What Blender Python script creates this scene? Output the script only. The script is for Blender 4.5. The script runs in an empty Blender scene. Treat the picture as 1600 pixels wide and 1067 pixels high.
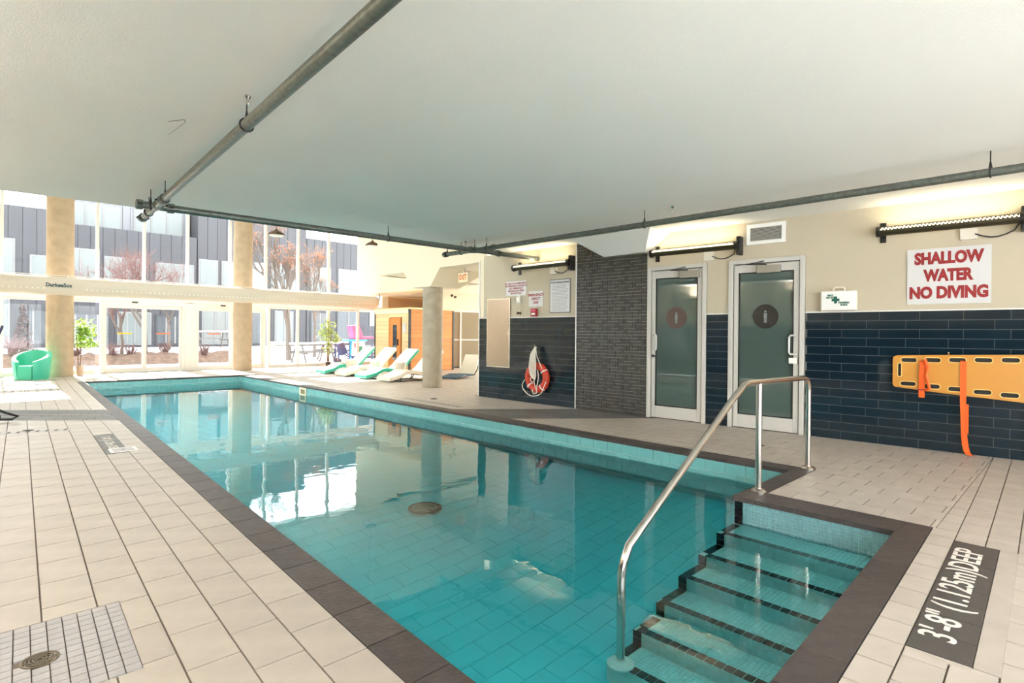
import bpy, math, random
import numpy as np
from mathutils import Vector, Matrix
random.seed(7)
SC = bpy.context.scene
COL = SC.collection
PI = math.pi

# ------------------------------------------------------------------ camera
FPX, CY, PITCH, ROLL, YAW, EYE = 871.0, 524.0, math.radians(.157), math.radians(.5), math.radians(-44.0), 1.2
cr, sr, cp, sp = math.cos(ROLL), math.sin(ROLL), math.cos(PITCH), math.sin(PITCH)
ROT = np.array([[cr, -sr, 0], [sr, cr, 0], [0, 0, 1]]) @ np.array([[1, 0, 0], [0, cp, -sp], [0, sp, cp]])
MW = np.array([ROT @ [math.cos(YAW), 0, -math.sin(YAW)], ROT @ [math.sin(YAW), 0, math.cos(YAW)], ROT @ [0, -1, 0]])
def ray(x, y): return MW @ np.array([(x - 800) / FPX, (y - CY) / FPX, 1.0])
def at(x, y, z=0.0):
    d = ray(x, y); s = (z - EYE) / d[2]; return Vector((d[0] * s, d[1] * s, z))
def aty(x, y, Y):
    d = ray(x, y); s = Y / d[1]; return Vector((d[0] * s, Y, EYE + d[2] * s))
cam_data = bpy.data.cameras.new('camera'); cam = bpy.data.objects.new('camera', cam_data); COL.objects.link(cam)
rx, up, bk = MW @ [1, 0, 0], MW @ [0, -1, 0], MW @ [0, 0, -1]
cam.matrix_world = Matrix(((rx[0], up[0], bk[0], 0), (rx[1], up[1], bk[1], 0), (rx[2], up[2], bk[2], EYE), (0, 0, 0, 1)))
cam_data.sensor_width = 36; cam_data.lens = FPX / 1600 * 36; cam_data.shift_y = -(533.5 - CY) / 1600
cam_data.clip_start = .05; cam_data.clip_end = 300
SC.camera = cam

# ------------------------------------------------------------------ world, sun, exposure
W = bpy.data.worlds.new('sky'); SC.world = W; W.use_nodes = True
bg = W.node_tree.nodes['Background']; bg.inputs[0].default_value = (.94, .97, 1, 1); bg.inputs[1].default_value = 4.5
SUN_EL = 34.5
sun_data = bpy.data.lights.new('sun', 'SUN'); sun_data.energy = 13.0; sun_data.angle = math.radians(.6); sun_data.color = (1, .95, .86)
sun = bpy.data.objects.new('sun', sun_data); COL.objects.link(sun)
el = math.radians(SUN_EL)
sun.rotation_euler = Vector((math.cos(el) * -.018, -math.cos(el), -math.sin(el))).to_track_quat('-Z', 'Y').to_euler()
sun.location = (5, 30, 20)
SC.view_settings.view_transform = 'Standard'; SC.view_settings.look = 'None'
SC.view_settings.exposure = 1.5; SC.view_settings.gamma = 1; SC.view_settings.use_curve_mapping = False
TUBE_W = 1.8; TUBE_FILL = 40.0  # tube lamp power; unseen left lamps run far stronger as ceiling fill

# ------------------------------------------------------------------ materials
def lin(c):
    return tuple((v / 255 / 12.92) if v / 255 <= .04045 else ((v / 255 + .055) / 1.055) ** 2.4 for v in c)
def mat(name, rgb, rough=.5, metal=0.0, spec=.5, var=0.0, noise=0.0, nscale=20, bump=0.0, bscale=60, emit=None, estr=1.0, stretch=None, coat=0.0):
    m = bpy.data.materials.new(name); m.use_nodes = True; nt = m.node_tree; b = nt.nodes['Principled BSDF']
    col = lin(rgb) + (1,)
    b.inputs['Base Color'].default_value = col; b.inputs['Roughness'].default_value = rough; b.inputs['Metallic'].default_value = metal
    b.inputs['Specular IOR Level'].default_value = spec
    if coat: b.inputs['Coat Weight'].default_value = coat; b.inputs['Coat Roughness'].default_value = .03
    tc = nt.nodes.new('ShaderNodeTexCoord'); src = tc.outputs['Object']
    if stretch:
        mp = nt.nodes.new('ShaderNodeMapping'); mp.inputs['Scale'].default_value = stretch; nt.links.new(src, mp.inputs[0]); src = mp.outputs[0]
    if var or noise:
        hsv = nt.nodes.new('ShaderNodeHueSaturation'); hsv.inputs['Color'].default_value = col
        acc = None
        if var:
            gi = nt.nodes.new('ShaderNodeNewGeometry'); oi = nt.nodes.new('ShaderNodeObjectInfo')
            ad = nt.nodes.new('ShaderNodeMath'); ad.operation = 'ADD'
            nt.links.new(gi.outputs['Random Per Island'], ad.inputs[0]); nt.links.new(oi.outputs['Random'], ad.inputs[1])
            fr = nt.nodes.new('ShaderNodeMath'); fr.operation = 'FRACT'; nt.links.new(ad.outputs[0], fr.inputs[0])
            mr = nt.nodes.new('ShaderNodeMapRange'); mr.inputs[3].default_value = 1 - var; mr.inputs[4].default_value = 1 + var
            nt.links.new(fr.outputs[0], mr.inputs[0]); acc = mr.outputs[0]
        if noise:
            nz = nt.nodes.new('ShaderNodeTexNoise'); nz.inputs['Scale'].default_value = nscale; nz.inputs['Detail'].default_value = 5
            nt.links.new(src, nz.inputs['Vector'])
            mr = nt.nodes.new('ShaderNodeMapRange'); mr.inputs[1].default_value = .3; mr.inputs[2].default_value = .7
            mr.inputs[3].default_value = 1 - noise; mr.inputs[4].default_value = 1 + noise
            nt.links.new(nz.outputs[0], mr.inputs[0])
            if acc:
                mu = nt.nodes.new('ShaderNodeMath'); mu.operation = 'MULTIPLY'; nt.links.new(acc, mu.inputs[0]); nt.links.new(mr.outputs[0], mu.inputs[1]); acc = mu.outputs[0]
            else: acc = mr.outputs[0]
        nt.links.new(acc, hsv.inputs['Value']); nt.links.new(hsv.outputs[0], b.inputs['Base Color'])
    if bump:
        nb = nt.nodes.new('ShaderNodeTexNoise'); nb.inputs['Scale'].default_value = bscale; nb.inputs['Detail'].default_value = 4
        nt.links.new(src, nb.inputs['Vector']); bp = nt.nodes.new('ShaderNodeBump'); bp.inputs['Strength'].default_value = bump; bp.inputs['Distance'].default_value = .01
        nt.links.new(nb.outputs[0], bp.inputs['Height']); nt.links.new(bp.outputs[0], b.inputs['Normal'])
    if emit:
        b.inputs['Emission Color'].default_value = lin(emit) + (1,); b.inputs['Emission Strength'].default_value = estr
    return m
def pane_mat(name, tint, ior, rough=0.0, film=0.0, filmc=(.8, .8, .8), bump=None):
    m = bpy.data.materials.new(name); m.use_nodes = True; nt = m.node_tree; nt.nodes.clear()
    out = nt.nodes.new('ShaderNodeOutputMaterial'); tr = nt.nodes.new('ShaderNodeBsdfTransparent'); tr.inputs[0].default_value = tint + (1,)
    gl = nt.nodes.new('ShaderNodeBsdfGlossy'); gl.inputs['Roughness'].default_value = rough; gl.inputs[0].default_value = (1, 1, 1, 1)
    fr = nt.nodes.new('ShaderNodeFresnel'); fr.inputs[0].default_value = ior
    mx = nt.nodes.new('ShaderNodeMixShader'); nt.links.new(fr.outputs[0], mx.inputs[0])
    base = tr.outputs[0]
    if film:
        df = nt.nodes.new('ShaderNodeBsdfDiffuse'); df.inputs[0].default_value = filmc + (1,)
        m2 = nt.nodes.new('ShaderNodeMixShader'); m2.inputs[0].default_value = film; nt.links.new(tr.outputs[0], m2.inputs[1]); nt.links.new(df.outputs[0], m2.inputs[2]); base = m2.outputs[0]
    nt.links.new(base, mx.inputs[1]); nt.links.new(gl.outputs[0], mx.inputs[2]); nt.links.new(mx.outputs[0], out.inputs[0])
    if bump:
        tc = nt.nodes.new('ShaderNodeTexCoord'); nz = nt.nodes.new('ShaderNodeTexNoise'); nz.inputs['Scale'].default_value = bump[0]; nz.inputs['Detail'].default_value = 3
        nt.links.new(tc.outputs['Object'], nz.inputs['Vector']); bp = nt.nodes.new('ShaderNodeBump'); bp.inputs['Strength'].default_value = bump[1]; bp.inputs['Distance'].default_value = .02
        nt.links.new(nz.outputs[0], bp.inputs['Height']); nt.links.new(bp.outputs[0], fr.inputs['Normal']); nt.links.new(bp.outputs[0], gl.inputs['Normal'])
    return m
M = dict(
 tile=mat('pale stone deck tile', (182, 171, 160), .45, var=.05, noise=.09, nscale=7, bump=.15, bscale=40),
 grout=mat('grey brown grout', (112, 100, 90), .9),
 mosaic=mat('light grey mosaic', (172, 167, 166), .45, var=.06, noise=.05),
 band=mat('dark grey slate strip', (100, 97, 94), .5, var=.14, noise=.12, nscale=30, bump=.3),
 coping=mat('dark slate coping', (68, 59, 57), .5, var=.25, noise=.28, nscale=14, bump=.35, bscale=50),
 plaque=mat('charcoal depth plaque tile', (72, 68, 66), .45, var=.06, noise=.08),
 ceiling=mat('painted concrete ceiling', (240, 238, 230), .9, noise=.012, nscale=1.3, bump=.25, bscale=120),
 wall=mat('cream wall paint', (190, 178, 155), .85, noise=.015, nscale=3, bump=.1, bscale=200),
 wallw=mat('off white wall paint', (228, 216, 190), .85),
 tan=mat('tan wall paint', (196, 160, 118), .8),
 wains=mat('glossy dark teal wall tile', (18, 34, 44), .08, spec=.45, var=.12),
 wgrout=mat('grey tile grout', (118, 120, 118), .8),
 dark=mat('charcoal split stone tile', (60, 58, 52), .5, var=.2, noise=.12, nscale=25, bump=.2),
 dgrout=mat('pale joint of stone tile', (182, 178, 164), .8),
 pooltile=mat('aqua pool tile', (116, 178, 178), .25, var=.05, noise=.04, nscale=8),
 poolfloor=mat('aqua pool floor tile', (92, 208, 220), .35, var=.02, noise=.03, nscale=5),
 poolgrout=mat('pool grout', (196, 220, 214), .8),
 floorgrout=mat('pool floor grout', (86, 196, 208), .8),
 mosa=mat('pale aqua mosaic', (182, 222, 222), .3, var=.08), mosr=mat('grey blue waterline mosaic', (112, 158, 164), .3, var=.1),
 nosing=mat('black glazed nosing tile', (26, 22, 26), .2, var=.2),
 concrete=mat('board marked concrete', (168, 157, 138), .85, noise=.12, nscale=7, bump=.5, bscale=25),
 sand=mat('warm concrete column', (180, 160, 134), .85, noise=.09, nscale=5, bump=.4, bscale=25),
 frame=mat('white aluminium frame', (225, 222, 216), .4),
 doorf=mat('light grey painted steel', (196, 192, 184), .45), closer=mat('door closer grey', (150, 145, 132), .4, metal=.2),
 steel=mat('brushed stainless steel', (205, 198, 190), .2, metal=1.0, bump=.03, bscale=300),
 steelp=mat('satin stainless panel', (168, 152, 136), .28, metal=1.0, noise=.06, nscale=3, stretch=(60, 60, 1)),
 galv=mat('galvanised steel pipe', (104, 108, 100), .45, metal=.55, noise=.25, nscale=30),
 dkmetal=mat('dark metal hanger', (50, 50, 48), .5, metal=.5),
 black=mat('black metal', (26, 24, 22), .4), blackp=mat('black rubber', (20, 20, 22), .5),
 tube=mat('black perforated lamp tube', (62, 57, 40), .35, metal=.4),
 led=mat('lit LED strip', (255, 240, 205), .4, emit=(255, 232, 180), estr=3.0),
 chrome=mat('chrome', (225, 222, 218), .12, metal=1.0),
 handle=mat('satin aluminium handle', (214, 212, 206), .3, metal=.3),
 white=mat('white plastic', (236, 234, 228), .4), offw=mat('ivory plastic', (220, 212, 196), .45),
 signw=mat('white sign board', (206, 204, 202), .35), red=mat('sign red', (146, 24, 24), .5), grey=mat('print grey', (128, 130, 132), .6), dkgrey=mat('print dark', (60, 62, 66), .6),
 green=mat('first aid green', (18, 92, 74), .5), text=mat('plaque lettering', (222, 214, 204), .6),
 boardy=mat('yellow plastic board', (200, 138, 52), .38, noise=.03, nscale=3), slot=mat('black slot liner', (24, 20, 16), .6),
 rim=mat('worn pale yellow rim', (236, 196, 116), .4),
 strap=mat('orange nylon strap', (238, 96, 14), .6, bump=.2, bscale=200),
 ring=mat('orange life ring', (196, 56, 26), .45, noise=.05), rope=mat('white rope', (228, 222, 206), .8, bump=.5, bscale=150),
 redbox=mat('red alarm box', (150, 28, 30), .35), teal=mat('teal plastic', (72, 196, 164), .35), cream=mat('cream plastic', (232, 222, 204), .4),
 leaf=mat('glossy green leaf', (168, 196, 92), .5, var=.3), leaf2=mat('yellow green leaf', (186, 200, 120), .5, var=.3),
 bark=mat('brown stem', (120, 92, 64), .8), pot=mat('terracotta cream pot', (206, 180, 156), .7), pot2=mat('brown pot', (84, 66, 54), .7), soil=mat('potting soil', (60, 44, 34), .9),
 wood=mat('cedar plank', (206, 132, 58), .55, var=.12, noise=.1, nscale=8, stretch=(1, 1, 14)),
 woodl=mat('pale and sunlit cedar', (236, 206, 156), .55, var=.08, noise=.06, nscale=8, stretch=(1, 1, 14)),
 duct=mat('white fabric duct', (200, 191, 176), .85, bump=.2, bscale=12), dot=mat('pale duct hole', (248, 244, 236), .6),
 dk_text=mat('dark teal lettering', (20, 58, 62), .5),
 yell=mat('yellow sticker', (232, 196, 20), .5), orng=mat('orange sticker', (226, 116, 70), .5),
 glass=pane_mat('window glass', (.80, .81, .81), 1.25), glassc=pane_mat('clear glass of added windows', (.97, .98, .98), 1.25), blind=mat('taupe glazed panel', (140, 126, 100), .3),
 doorglass=pane_mat('tinted door glass', (.5, .62, .58), 1.75, film=.7, filmc=(.10, .145, .125)),
 dkglass=mat('dark pane', (40, 44, 46), .05, spec=.8),
 water=pane_mat('pool water', (.64, .97, 1.0), 1.26, film=0, bump=(2.6, .12)),
 snow=mat('snow', (240, 242, 246), .8, bump=.4, bscale=3), brush=mat('brown leaf litter', (92, 72, 58), .9, noise=.35, nscale=6, bump=1, bscale=20),
 siding=mat('grey metal siding', (50, 50, 54), .5, var=.08), sidingl=mat('light grey siding', (96, 97, 101), .5, var=.05),
 render_=mat('white render', (108, 107, 106), .8), wglass=mat('pale curtained window', (98, 103, 102), .25, noise=.08, nscale=3, stretch=(8, 8, .3)),
 dframe=mat('dark window frame', (46, 47, 50), .5), curtain=mat('grey window', (66, 70, 73), .2, noise=.3, nscale=2, stretch=(6, 6, .3)),
 twig=mat('reddish bare twig', (104, 78, 74), .9), trunk=mat('grey tree bark', (96, 86, 78), .9, noise=.2), rleaf=mat('dry russet leaf', (150, 96, 70), .8, var=.25),
 pink=mat('pink plastic', (226, 70, 116), .4), blue=mat('blue plastic', (60, 150, 190), .4), navy=mat('navy fabric', (40, 48, 84), .7), gwood=mat('weathered grey timber', (104, 98, 94), .85),
 fence=mat('dark slatted fence', (56, 58, 68), .7, var=.1), exitf=mat('lit exit sign face', (226, 196, 150), .5, emit=(255, 214, 160), estr=.12), exitt=mat('exit lettering', (190, 70, 24), .5),
 brown=mat('brown door disc', (84, 66, 58), .5), dkdisc=mat('dark door disc', (26, 24, 20), .4), copper=mat('bronze lamp bowl', (92, 70, 54), .4, metal=.6),
 rockw=mat('back room wall', (150, 150, 140), .9), grate=mat('bronze drain grate', (112, 98, 78), .4, metal=.6), hole=mat('drain dark', (26, 22, 18), .9), skim=mat('ivory skimmer frame', (226, 220, 188), .5),
)

# ------------------------------------------------------------------ mesh helpers
class MB:
    def __init__(s): s.v = []; s.f = []
    def add(s, vs, fs):
        n = len(s.v); s.v += [tuple(v) for v in vs]; s.f += [tuple(i + n for i in f) for f in fs]; return s
    def box(s, x0, x1, y0, y1, z0, z1):
        return s.add([(x0,y0,z0),(x1,y0,z0),(x1,y1,z0),(x0,y1,z0),(x0,y0,z1),(x1,y0,z1),(x1,y1,z1),(x0,y1,z1)],
                     [(0,3,2,1),(4,5,6,7),(0,1,5,4),(1,2,6,5),(2,3,7,6),(3,0,4,7)])
    def prism(s, poly, z0, z1):
        n = len(poly)
        if sum(poly[i][0]*poly[(i+1)%n][1]-poly[(i+1)%n][0]*poly[i][1] for i in range(n)) < 0: poly = poly[::-1]
        return s.add([(p[0],p[1],z0) for p in poly]+[(p[0],p[1],z1) for p in poly],
                     [tuple(range(n-1,-1,-1)), tuple(range(n,2*n))]+[(i,(i+1)%n,n+(i+1)%n,n+i) for i in range(n)])
    def tube(s, pts, r, seg=8, closed=False, r1=None):
        pts = [Vector(p) for p in pts]; n = len(pts); rings = []
        prev = None
        for i, p in enumerate(pts):
            if closed: t = pts[(i+1)%n]-pts[i-1]
            else: t = pts[min(i+1,n-1)]-pts[max(i-1,0)]
            t.normalize()
            if prev is None:
                a = Vector((0,0,1)) if abs(t.z) < .9 else Vector((1,0,0)); u = t.cross(a).normalized()
            else: u = (prev-t*prev.dot(t)).normalized()
            prev = u; w = t.cross(u); rr = r if r1 is None else r+(r1-r)*i/(n-1)
            rings.append([p+(u*math.cos(2*PI*k/seg)+w*math.sin(2*PI*k/seg))*rr for k in range(seg)])
        vs = [v for g in rings for v in g]; fs = []
        for i in range(n if closed else n-1):
            j = (i+1)%n
            for k in range(seg): fs.append((i*seg+k, i*seg+(k+1)%seg, j*seg+(k+1)%seg, j*seg+k))
        if not closed: fs += [tuple(range(seg-1,-1,-1)), tuple((n-1)*seg+k for k in range(seg))]
        return s.add(vs, fs)
    def lathe(s, prof, seg=24, c=(0,0,0), axis='z'):
        vs = []; n = len(prof)
        for r, h in prof:
            for k in range(seg):
                a = 2*PI*k/seg; x, y = r*math.cos(a), r*math.sin(a)
                vs.append((c[0]+x,c[1]+y,c[2]+h) if axis == 'z' else ((c[0]+x,c[1]+h,c[2]+y) if axis == 'y' else (c[0]+h,c[1]+x,c[2]+y)))
        fs = [(i*seg+k, i*seg+(k+1)%seg, (i+1)*seg+(k+1)%seg, (i+1)*seg+k) for i in range(n-1) for k in range(seg)]
        fs += [tuple(range(seg-1,-1,-1)), tuple((n-1)*seg+k for k in range(seg))]
        return s.add(vs, fs)
    def sweep(s, prof, w0, w1):      # profile in xz swept along y
        n = len(prof)
        return s.add([(p[0],w0,p[1]) for p in prof]+[(p[0],w1,p[1]) for p in prof],
                     [tuple(range(n)), tuple(range(2*n-1,n-1,-1))]+[(i,n+i,n+(i+1)%n,(i+1)%n) for i in range(n)])
    def build(s, name, m, parent=None, smooth=False, bevel=0, kind=None):
        me = bpy.data.meshes.new(name); me.from_pydata(s.v, [], s.f); me.update()
        o = bpy.data.objects.new(name, me); me.materials.append(m)
        if smooth:
            me.polygons.foreach_set('use_smooth', [True]*len(me.polygons)); me.set_sharp_from_angle(angle=math.radians(40))
        COL.objects.link(o)
        if parent: o.parent = parent
        if bevel:
            b = o.modifiers.new('bevel', 'BEVEL'); b.width = bevel; b.segments = 2; b.limit_method = 'ANGLE'
        if kind: o['kind'] = kind
        return o
def B(*a): return MB().box(*a)
def tag(o, label, cat, group=None, kind=None):
    if label: o['label'] = label
    if cat: o['category'] = cat
    if group: o['group'] = group
    if kind: o['kind'] = kind
    return o
def empty(name, loc=(0,0,0), rz=0.0, label=None, cat=None, group=None, kind=None):
    o = bpy.data.objects.new(name, None); COL.objects.link(o); o.location = loc; o.rotation_euler = (0,0,rz); o.empty_display_size = .1
    return tag(o, label, cat, group, kind)
def S(o, label, cat='setting'):
    return tag(o, label, cat, kind='structure')
def copy_tree(o, parent=None):
    c = o.copy(); COL.objects.link(c); c.parent = parent
    for ch in list(o.children): copy_tree(ch, c)
    return c
def to_mesh(o):
    me = bpy.data.meshes.new_from_object(o); n = bpy.data.objects.new(o.name+'_mesh', me); COL.objects.link(n)
    n.parent = o.parent; n.location = o.location; n.rotation_euler = o.rotation_euler; n.scale = o.scale
    nm = o.name; d = o.data; bpy.data.objects.remove(o); bpy.data.curves.remove(d); n.name = nm; return n
def text(name, body, size, m, parent, loc, rot=(PI/2,0,0), bold=0.0, sx=1.0, align='CENTER', space=1.0, ext=.001, label=None):
    cu = bpy.data.curves.new(name, 'FONT'); cu.body = body; cu.size = size; cu.extrude = ext; cu.offset = bold; cu.align_x = align; cu.align_y = 'CENTER'; cu.space_line = space; cu.resolution_u = 3
    o = bpy.data.objects.new(name, cu); cu.materials.append(m); COL.objects.link(o); o.parent = parent; o.location = loc; o.rotation_euler = rot; o.scale = (sx,1,1)
    o = to_mesh(o)
    if label: o['label'] = label
    return o
def clip(poly, a, b, c):            # keep a*x+b*y <= c
    out = []
    for i in range(len(poly)):
        p, q = poly[i], poly[(i+1)%len(poly)]; dp, dq = a*p[0]+b*p[1]-c, a*q[0]+b*q[1]-c
        if dp <= 0: out.append(p)
        if dp*dq < 0: t = dp/(dp-dq); out.append((p[0]+(q[0]-p[0])*t, p[1]+(q[1]-p[1])*t))
    return out
def area(p): return abs(sum(p[i][0]*p[(i+1)%len(p)][1]-p[(i+1)%len(p)][0]*p[i][1] for i in range(len(p))))/2 if len(p) > 2 else 0
def pieces(polys, name, m, parent, z0, z1, limit=300, key=None, stuffname=None):
    polys = [p for p in polys if area(p) > .0006]
    key = key or (lambda p: -area(p)/((p[0][0]**2+p[0][1]**2)**1.5+.5))
    polys.sort(key=key)
    for p in polys[:limit]:
        ox, oy = p[0]
        o = MB().prism([(x-ox, y-oy) for x, y in p], z0, z1).build(name, m, parent); o.location = (ox, oy, 0)
    if polys[limit:]:
        mb = MB()
        for p in polys[limit:]: mb.prism(p, z0, z1)
        mb.build(stuffname or name+'_field', m, parent, kind='stuff')

# ------------------------------------------------------------------ plan
LW = lambda y: 1.173+.042*y          # pool left inner edge
LO = lambda y: 1.00+.045*y           # coping left outer edge
FAR, RIN, ROUT = 16.15, 5.27, 5.455
NI = lambda x: .747+.033*(x-2.0)     # near wall (inner) and coping outer
NO = lambda x: .60+.036*(x-2.16)
def bandlo(x): return 9.02-.82*(x-1.39)
def bandhi(x): return 10.3-.82*(x-1.46)
b1, b2, d1, w1 = (6.97,8.12), (7.04,5.78), (7.12,4.51), (7.42,.5)
def wallx(y):
    P = [b1, b2, d1, w1, (7.42+.0748*4.5,-4.0)]
    for p, q in zip(P, P[1:]):
        if y >= q[1]: return p[0]+(q[0]-p[0])*(p[1]-y)/(p[1]-q[1])
    return 7.75
CZ = 2.67

# right deck (floor) ------------------------------------------------
floor = empty('floor', label='pale stone tiled pool deck on the right and far side', kind='structure')
B(ROUT-.02, 14.6, 1.7, 19.2, -.3, -.006).build('grout_bed', M['grout'], floor)
MB().prism([(4.34,.55),(8,.55),(8,1.75),(4.34,1.70)], -.3, -.006).build('grout_bed', M['grout'], floor)
MB().prism([(-.2,NO(-.2)-.01),(4.4,NO(4.4)-.01),(8,.64),(8,-4),(-.2,-4)], -.3, -.0065).build('grout_bed', M['grout'], floor)
B(1.5, ROUT+.1, FAR+.2, 19.2, -.3, -.006).build('grout_bed', M['grout'], floor)
G = .0035
polys = []
SK = .036
def put(rect, cl):
    p = rect
    for c in cl:
        p = clip(p, *c)
        if len(p) < 3: return
    polys.append(p)
# half planes: line bandlo: y = m x + c ; keep below => -m x + y <= c
blo = (.82, 1, 9.02+.82*1.39); bhi = (-.82, -1, -(10.3+.82*1.46))
for k in range(-1, 48):
    x0 = 4.37+.206*k+G; x1 = x0+.206-2*G
    for j in range(-20, 66):
        y0 = 1.255+.281*j-(.14 if k % 2 else 0)+G; y1 = y0+.281-2*G
        if x1 < ROUT and y0 > 1.7 and y1 < FAR+.2: continue
        yc = (y0+y1)/2
        r = [(x0,y0),(x1,y0),(x1,y1),(x0,y1)]
        if y0 > 8.12: mx = 14.5
        else: mx = wallx(yc)-.002
        if x0 > mx or y1 > 19.05: continue
        if y1 < FAR+.24:
            # near region: right of alcove coping
            base = [(1,0,mx)]
            if y0 < 1.72:
                a = base+[(0,1,1.70-G),(-1,0,-4.375)]
                a = a+[(SK,-1,-(.66-SK*4.37))] if False else a
                if x1 < 4.37: pass
                else: put(r, a+[(0,-1,-.665)])
                # part right of 5.455 above 1.70
                if y1 > 1.70: put(r, base+[(-1,0,-ROUT),(0,-1,-1.70)])
            else:
                for bb in (blo, bhi): put(r, base+[(-1,0,-ROUT-.002), bb])
        else:
            put(r, [(1,0,mx),(0,-1,-FAR-.2)])
for k in range(-17, -1):   # far deck beyond the pool end
    x0 = 4.37+.206*k+G; x1 = x0+.206-2*G
    for j in range(50, 66):
        y0 = 1.255+.281*j-(.14 if k % 2 else 0)+G; y1 = y0+.281-2*G
        if y1 > 19.05: continue
        put([(x0,y0),(x1,y0),(x1,y1),(x0,y1)], [(0,-1,-FAR-.2),(-1,.045,-1.0-G)])
# near strip next to coping (aligned), then running bond around the plaque, skewed by SK
def sk(x, y): return (x, y+SK*(x-2.16))
for i in range(-12, 23):
    x0 = .012+.2*i+G
    r = [sk(x0,.473+G), sk(x0+.2-2*G,.473+G), sk(x0+.2-2*G,.598-G), sk(x0,.598-G)]
    if x0 < 4.36: put(r, [(-1,0,.18),(1,0,4.372)])
for row in range(0, 26):
    ya, yb = .473-.14*(row+1)+G, .473-.14*row-G
    for i in range(-3, 42):
        x0 = .012+.21*i+(.105 if row % 2 else 0)+G; x1 = x0+.21-2*G
        r = [sk(x0,ya), sk(x1,ya), sk(x1,yb), sk(x0,yb)]
        mx = wallx((ya+yb)/2)-.002
        if row < 2 and x1 > 2.615 and x0 < 4.19:   # plaque hole: rows 0 and 1 are narrowed around it
            for q in ([(1,0,2.615-G)], [(-1,0,-4.19-G)]): put(r, q+[(1,0,mx),(-1,0,.18)])
            continue
        if row in (0,1,2,3) and x1 > 4.37 and False: pass
        put(r, [(1,0,mx),(-1,0,.18),(0,1,.658)])
for i in range(0, 16):
    x0 = 4.377+.206*i+G
    put([(x0,.5),(x0+.206-2*G,.5),(x0+.206-2*G,.66),(x0,.66)], [(1,0,7.38),(SK,-1,SK*2.16-.473-G)])
pieces(polys, 'deck_tile', M['tile'], floor, -.012, 0)

# left deck ---------------------------------------------------------
floor2 = empty('floor', label='pale stone tiled pool deck on the left of the pool', kind='structure')
MB().prism([(-1.6,-4),(-.2,-4),(-.2,.51),(LO(.5)-.01,.56),(LO(19.2),19.2),(-1.6,19.2)], -.3, -.006).build('grout_bed', M['grout'], floor2)
polys = []
def sh(x, y): return (x+.045*y, y)
moz = [(-.33,2.31),(.335,2.99)]
for k in range(-9, 5):
    x1 = 1.0-.1855*(4-k)-G+.0; x0 = x1-.1855+2*G
    for j in range(-2, 62):
        y0 = .075+.304*j+(.15 if k % 2 else 0)+G; y1 = y0+.304-2*G
        r = [sh(x0,y0), sh(x1,y0), sh(x1,y1), sh(x0,y1)]
        if y1 > 18.95: continue
        cl = [(-1,0,1.58),(0,-1,-.56)]
        # holes: mosaic square, depth plaque, drain strip
        xm = (x0+x1)/2
        if y1 > 2.33 and y0 < 2.98 and x1 < .46 and x0 > -.50:
            for q in ((0,1,2.33),(0,-1,-2.98)):
                put(r, cl+[q])
            if x1 > .335: put(r, cl+[(0,1,2.98),(0,-1,-2.33),(-1,.045,-.335-.001)])
            continue
        if y0 < 7.9 and y1 > 6.58 and xm > .62 and xm < .83 :
            for q in ((0,1,6.59),(0,-1,-7.89)): put(r, cl+[q, blo])
            continue
        for bb in (blo, bhi): put(r, cl+[bb])
pieces(polys, 'deck_tile', M['tile'], floor2, -.012, 0)
# slate band running across both decks
def band_side(xa, xb, parent, lo=None):
    n = 7
    ps = []
    for i in range(n):
        for s in range(40):
            u0 = -2+s*.31+(i % 3)*.1; u1 = u0+.305
            ta, tb = i/n+.012, (i+1)/n-.012
            P = lambda u, t: (u, bandlo(u)+(bandhi(u)-bandlo(u))*t)
            r = [P(u0,ta), P(u1,ta), P(u1,tb), P(u0,tb)]
            for c in (xa, xb):
                r = clip(r, *c)
                if len(r) < 3: break
            if len(r) > 2: ps.append(r)
    pieces(ps, 'slate_strip', M['band'], parent, -.012, .0005)
band_side((1,-.045,1.0), (-1,0,1.58), floor2)
band_side((-1,0,-ROUT-.004), (1,.03,7.2), floor)

# mosaic square with a round drain, front left
mz = empty('floor_mosaic', (0,0,0), label='square of small grey mosaic tiles around the round drain in the near left deck', cat='floor inlay', kind='structure')
ps = []
nx, ny = 15, 13
for i in range(nx):
    for j in range(ny):
        xa = -.415+.75*i/nx+.002; xb = -.415+.75*(i+1)/nx-.002; ya = 2.335+.64*j/ny+.002; yb = 2.335+.64*(j+1)/ny-.002
        if ((xa+xb)/2+.045*2.65-.175)**2+((ya+yb)/2-2.64)**2 < .0030: continue
        ps.append([sh(xa,ya), sh(xb,ya), sh(xb,yb), sh(xa,yb)])
pieces(ps, 'mosaic_tile', M['mosaic'], mz, -.008, .0005)
def round_grate(name, x, y, r, label, group=None, z=0.0, seg=24, gm='grate'):
    e = empty(name, (x,y,z), label=label, cat='drain', group=group)
    MB().lathe([(r,-.01),(r,.0025),(r*.86,.003),(r*.86,-.008)], seg).build('rim', M[gm], e, True)
    MB().lathe([(r*.86,-.012),(r*.86,-.004)], seg).build('sump', M['hole'], e)
    for t, q in enumerate((.72,.54,.36,.18)):
        n = 16; mb = MB()
        mb.lathe([(r*(q+.05),-.004),(r*(q+.05),.004),(r*(q-.05),.004),(r*(q-.05),-.004)], n); mb.f = mb.f[:-2]; mb.build('grate_ring', M['grate'], e)
    mb = MB(); mb.box(-r*.85,r*.85,-.004,.004,-.004,.002); mb.box(-.004,.004,-r*.85,r*.85,-.004,.002); mb.build('grate_bar', M['grate'], e)
    return e
round_grate('floor_drain', .178, 2.64, .058, 'round bronze floor drain in the grey mosaic square, near left corner')
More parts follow.
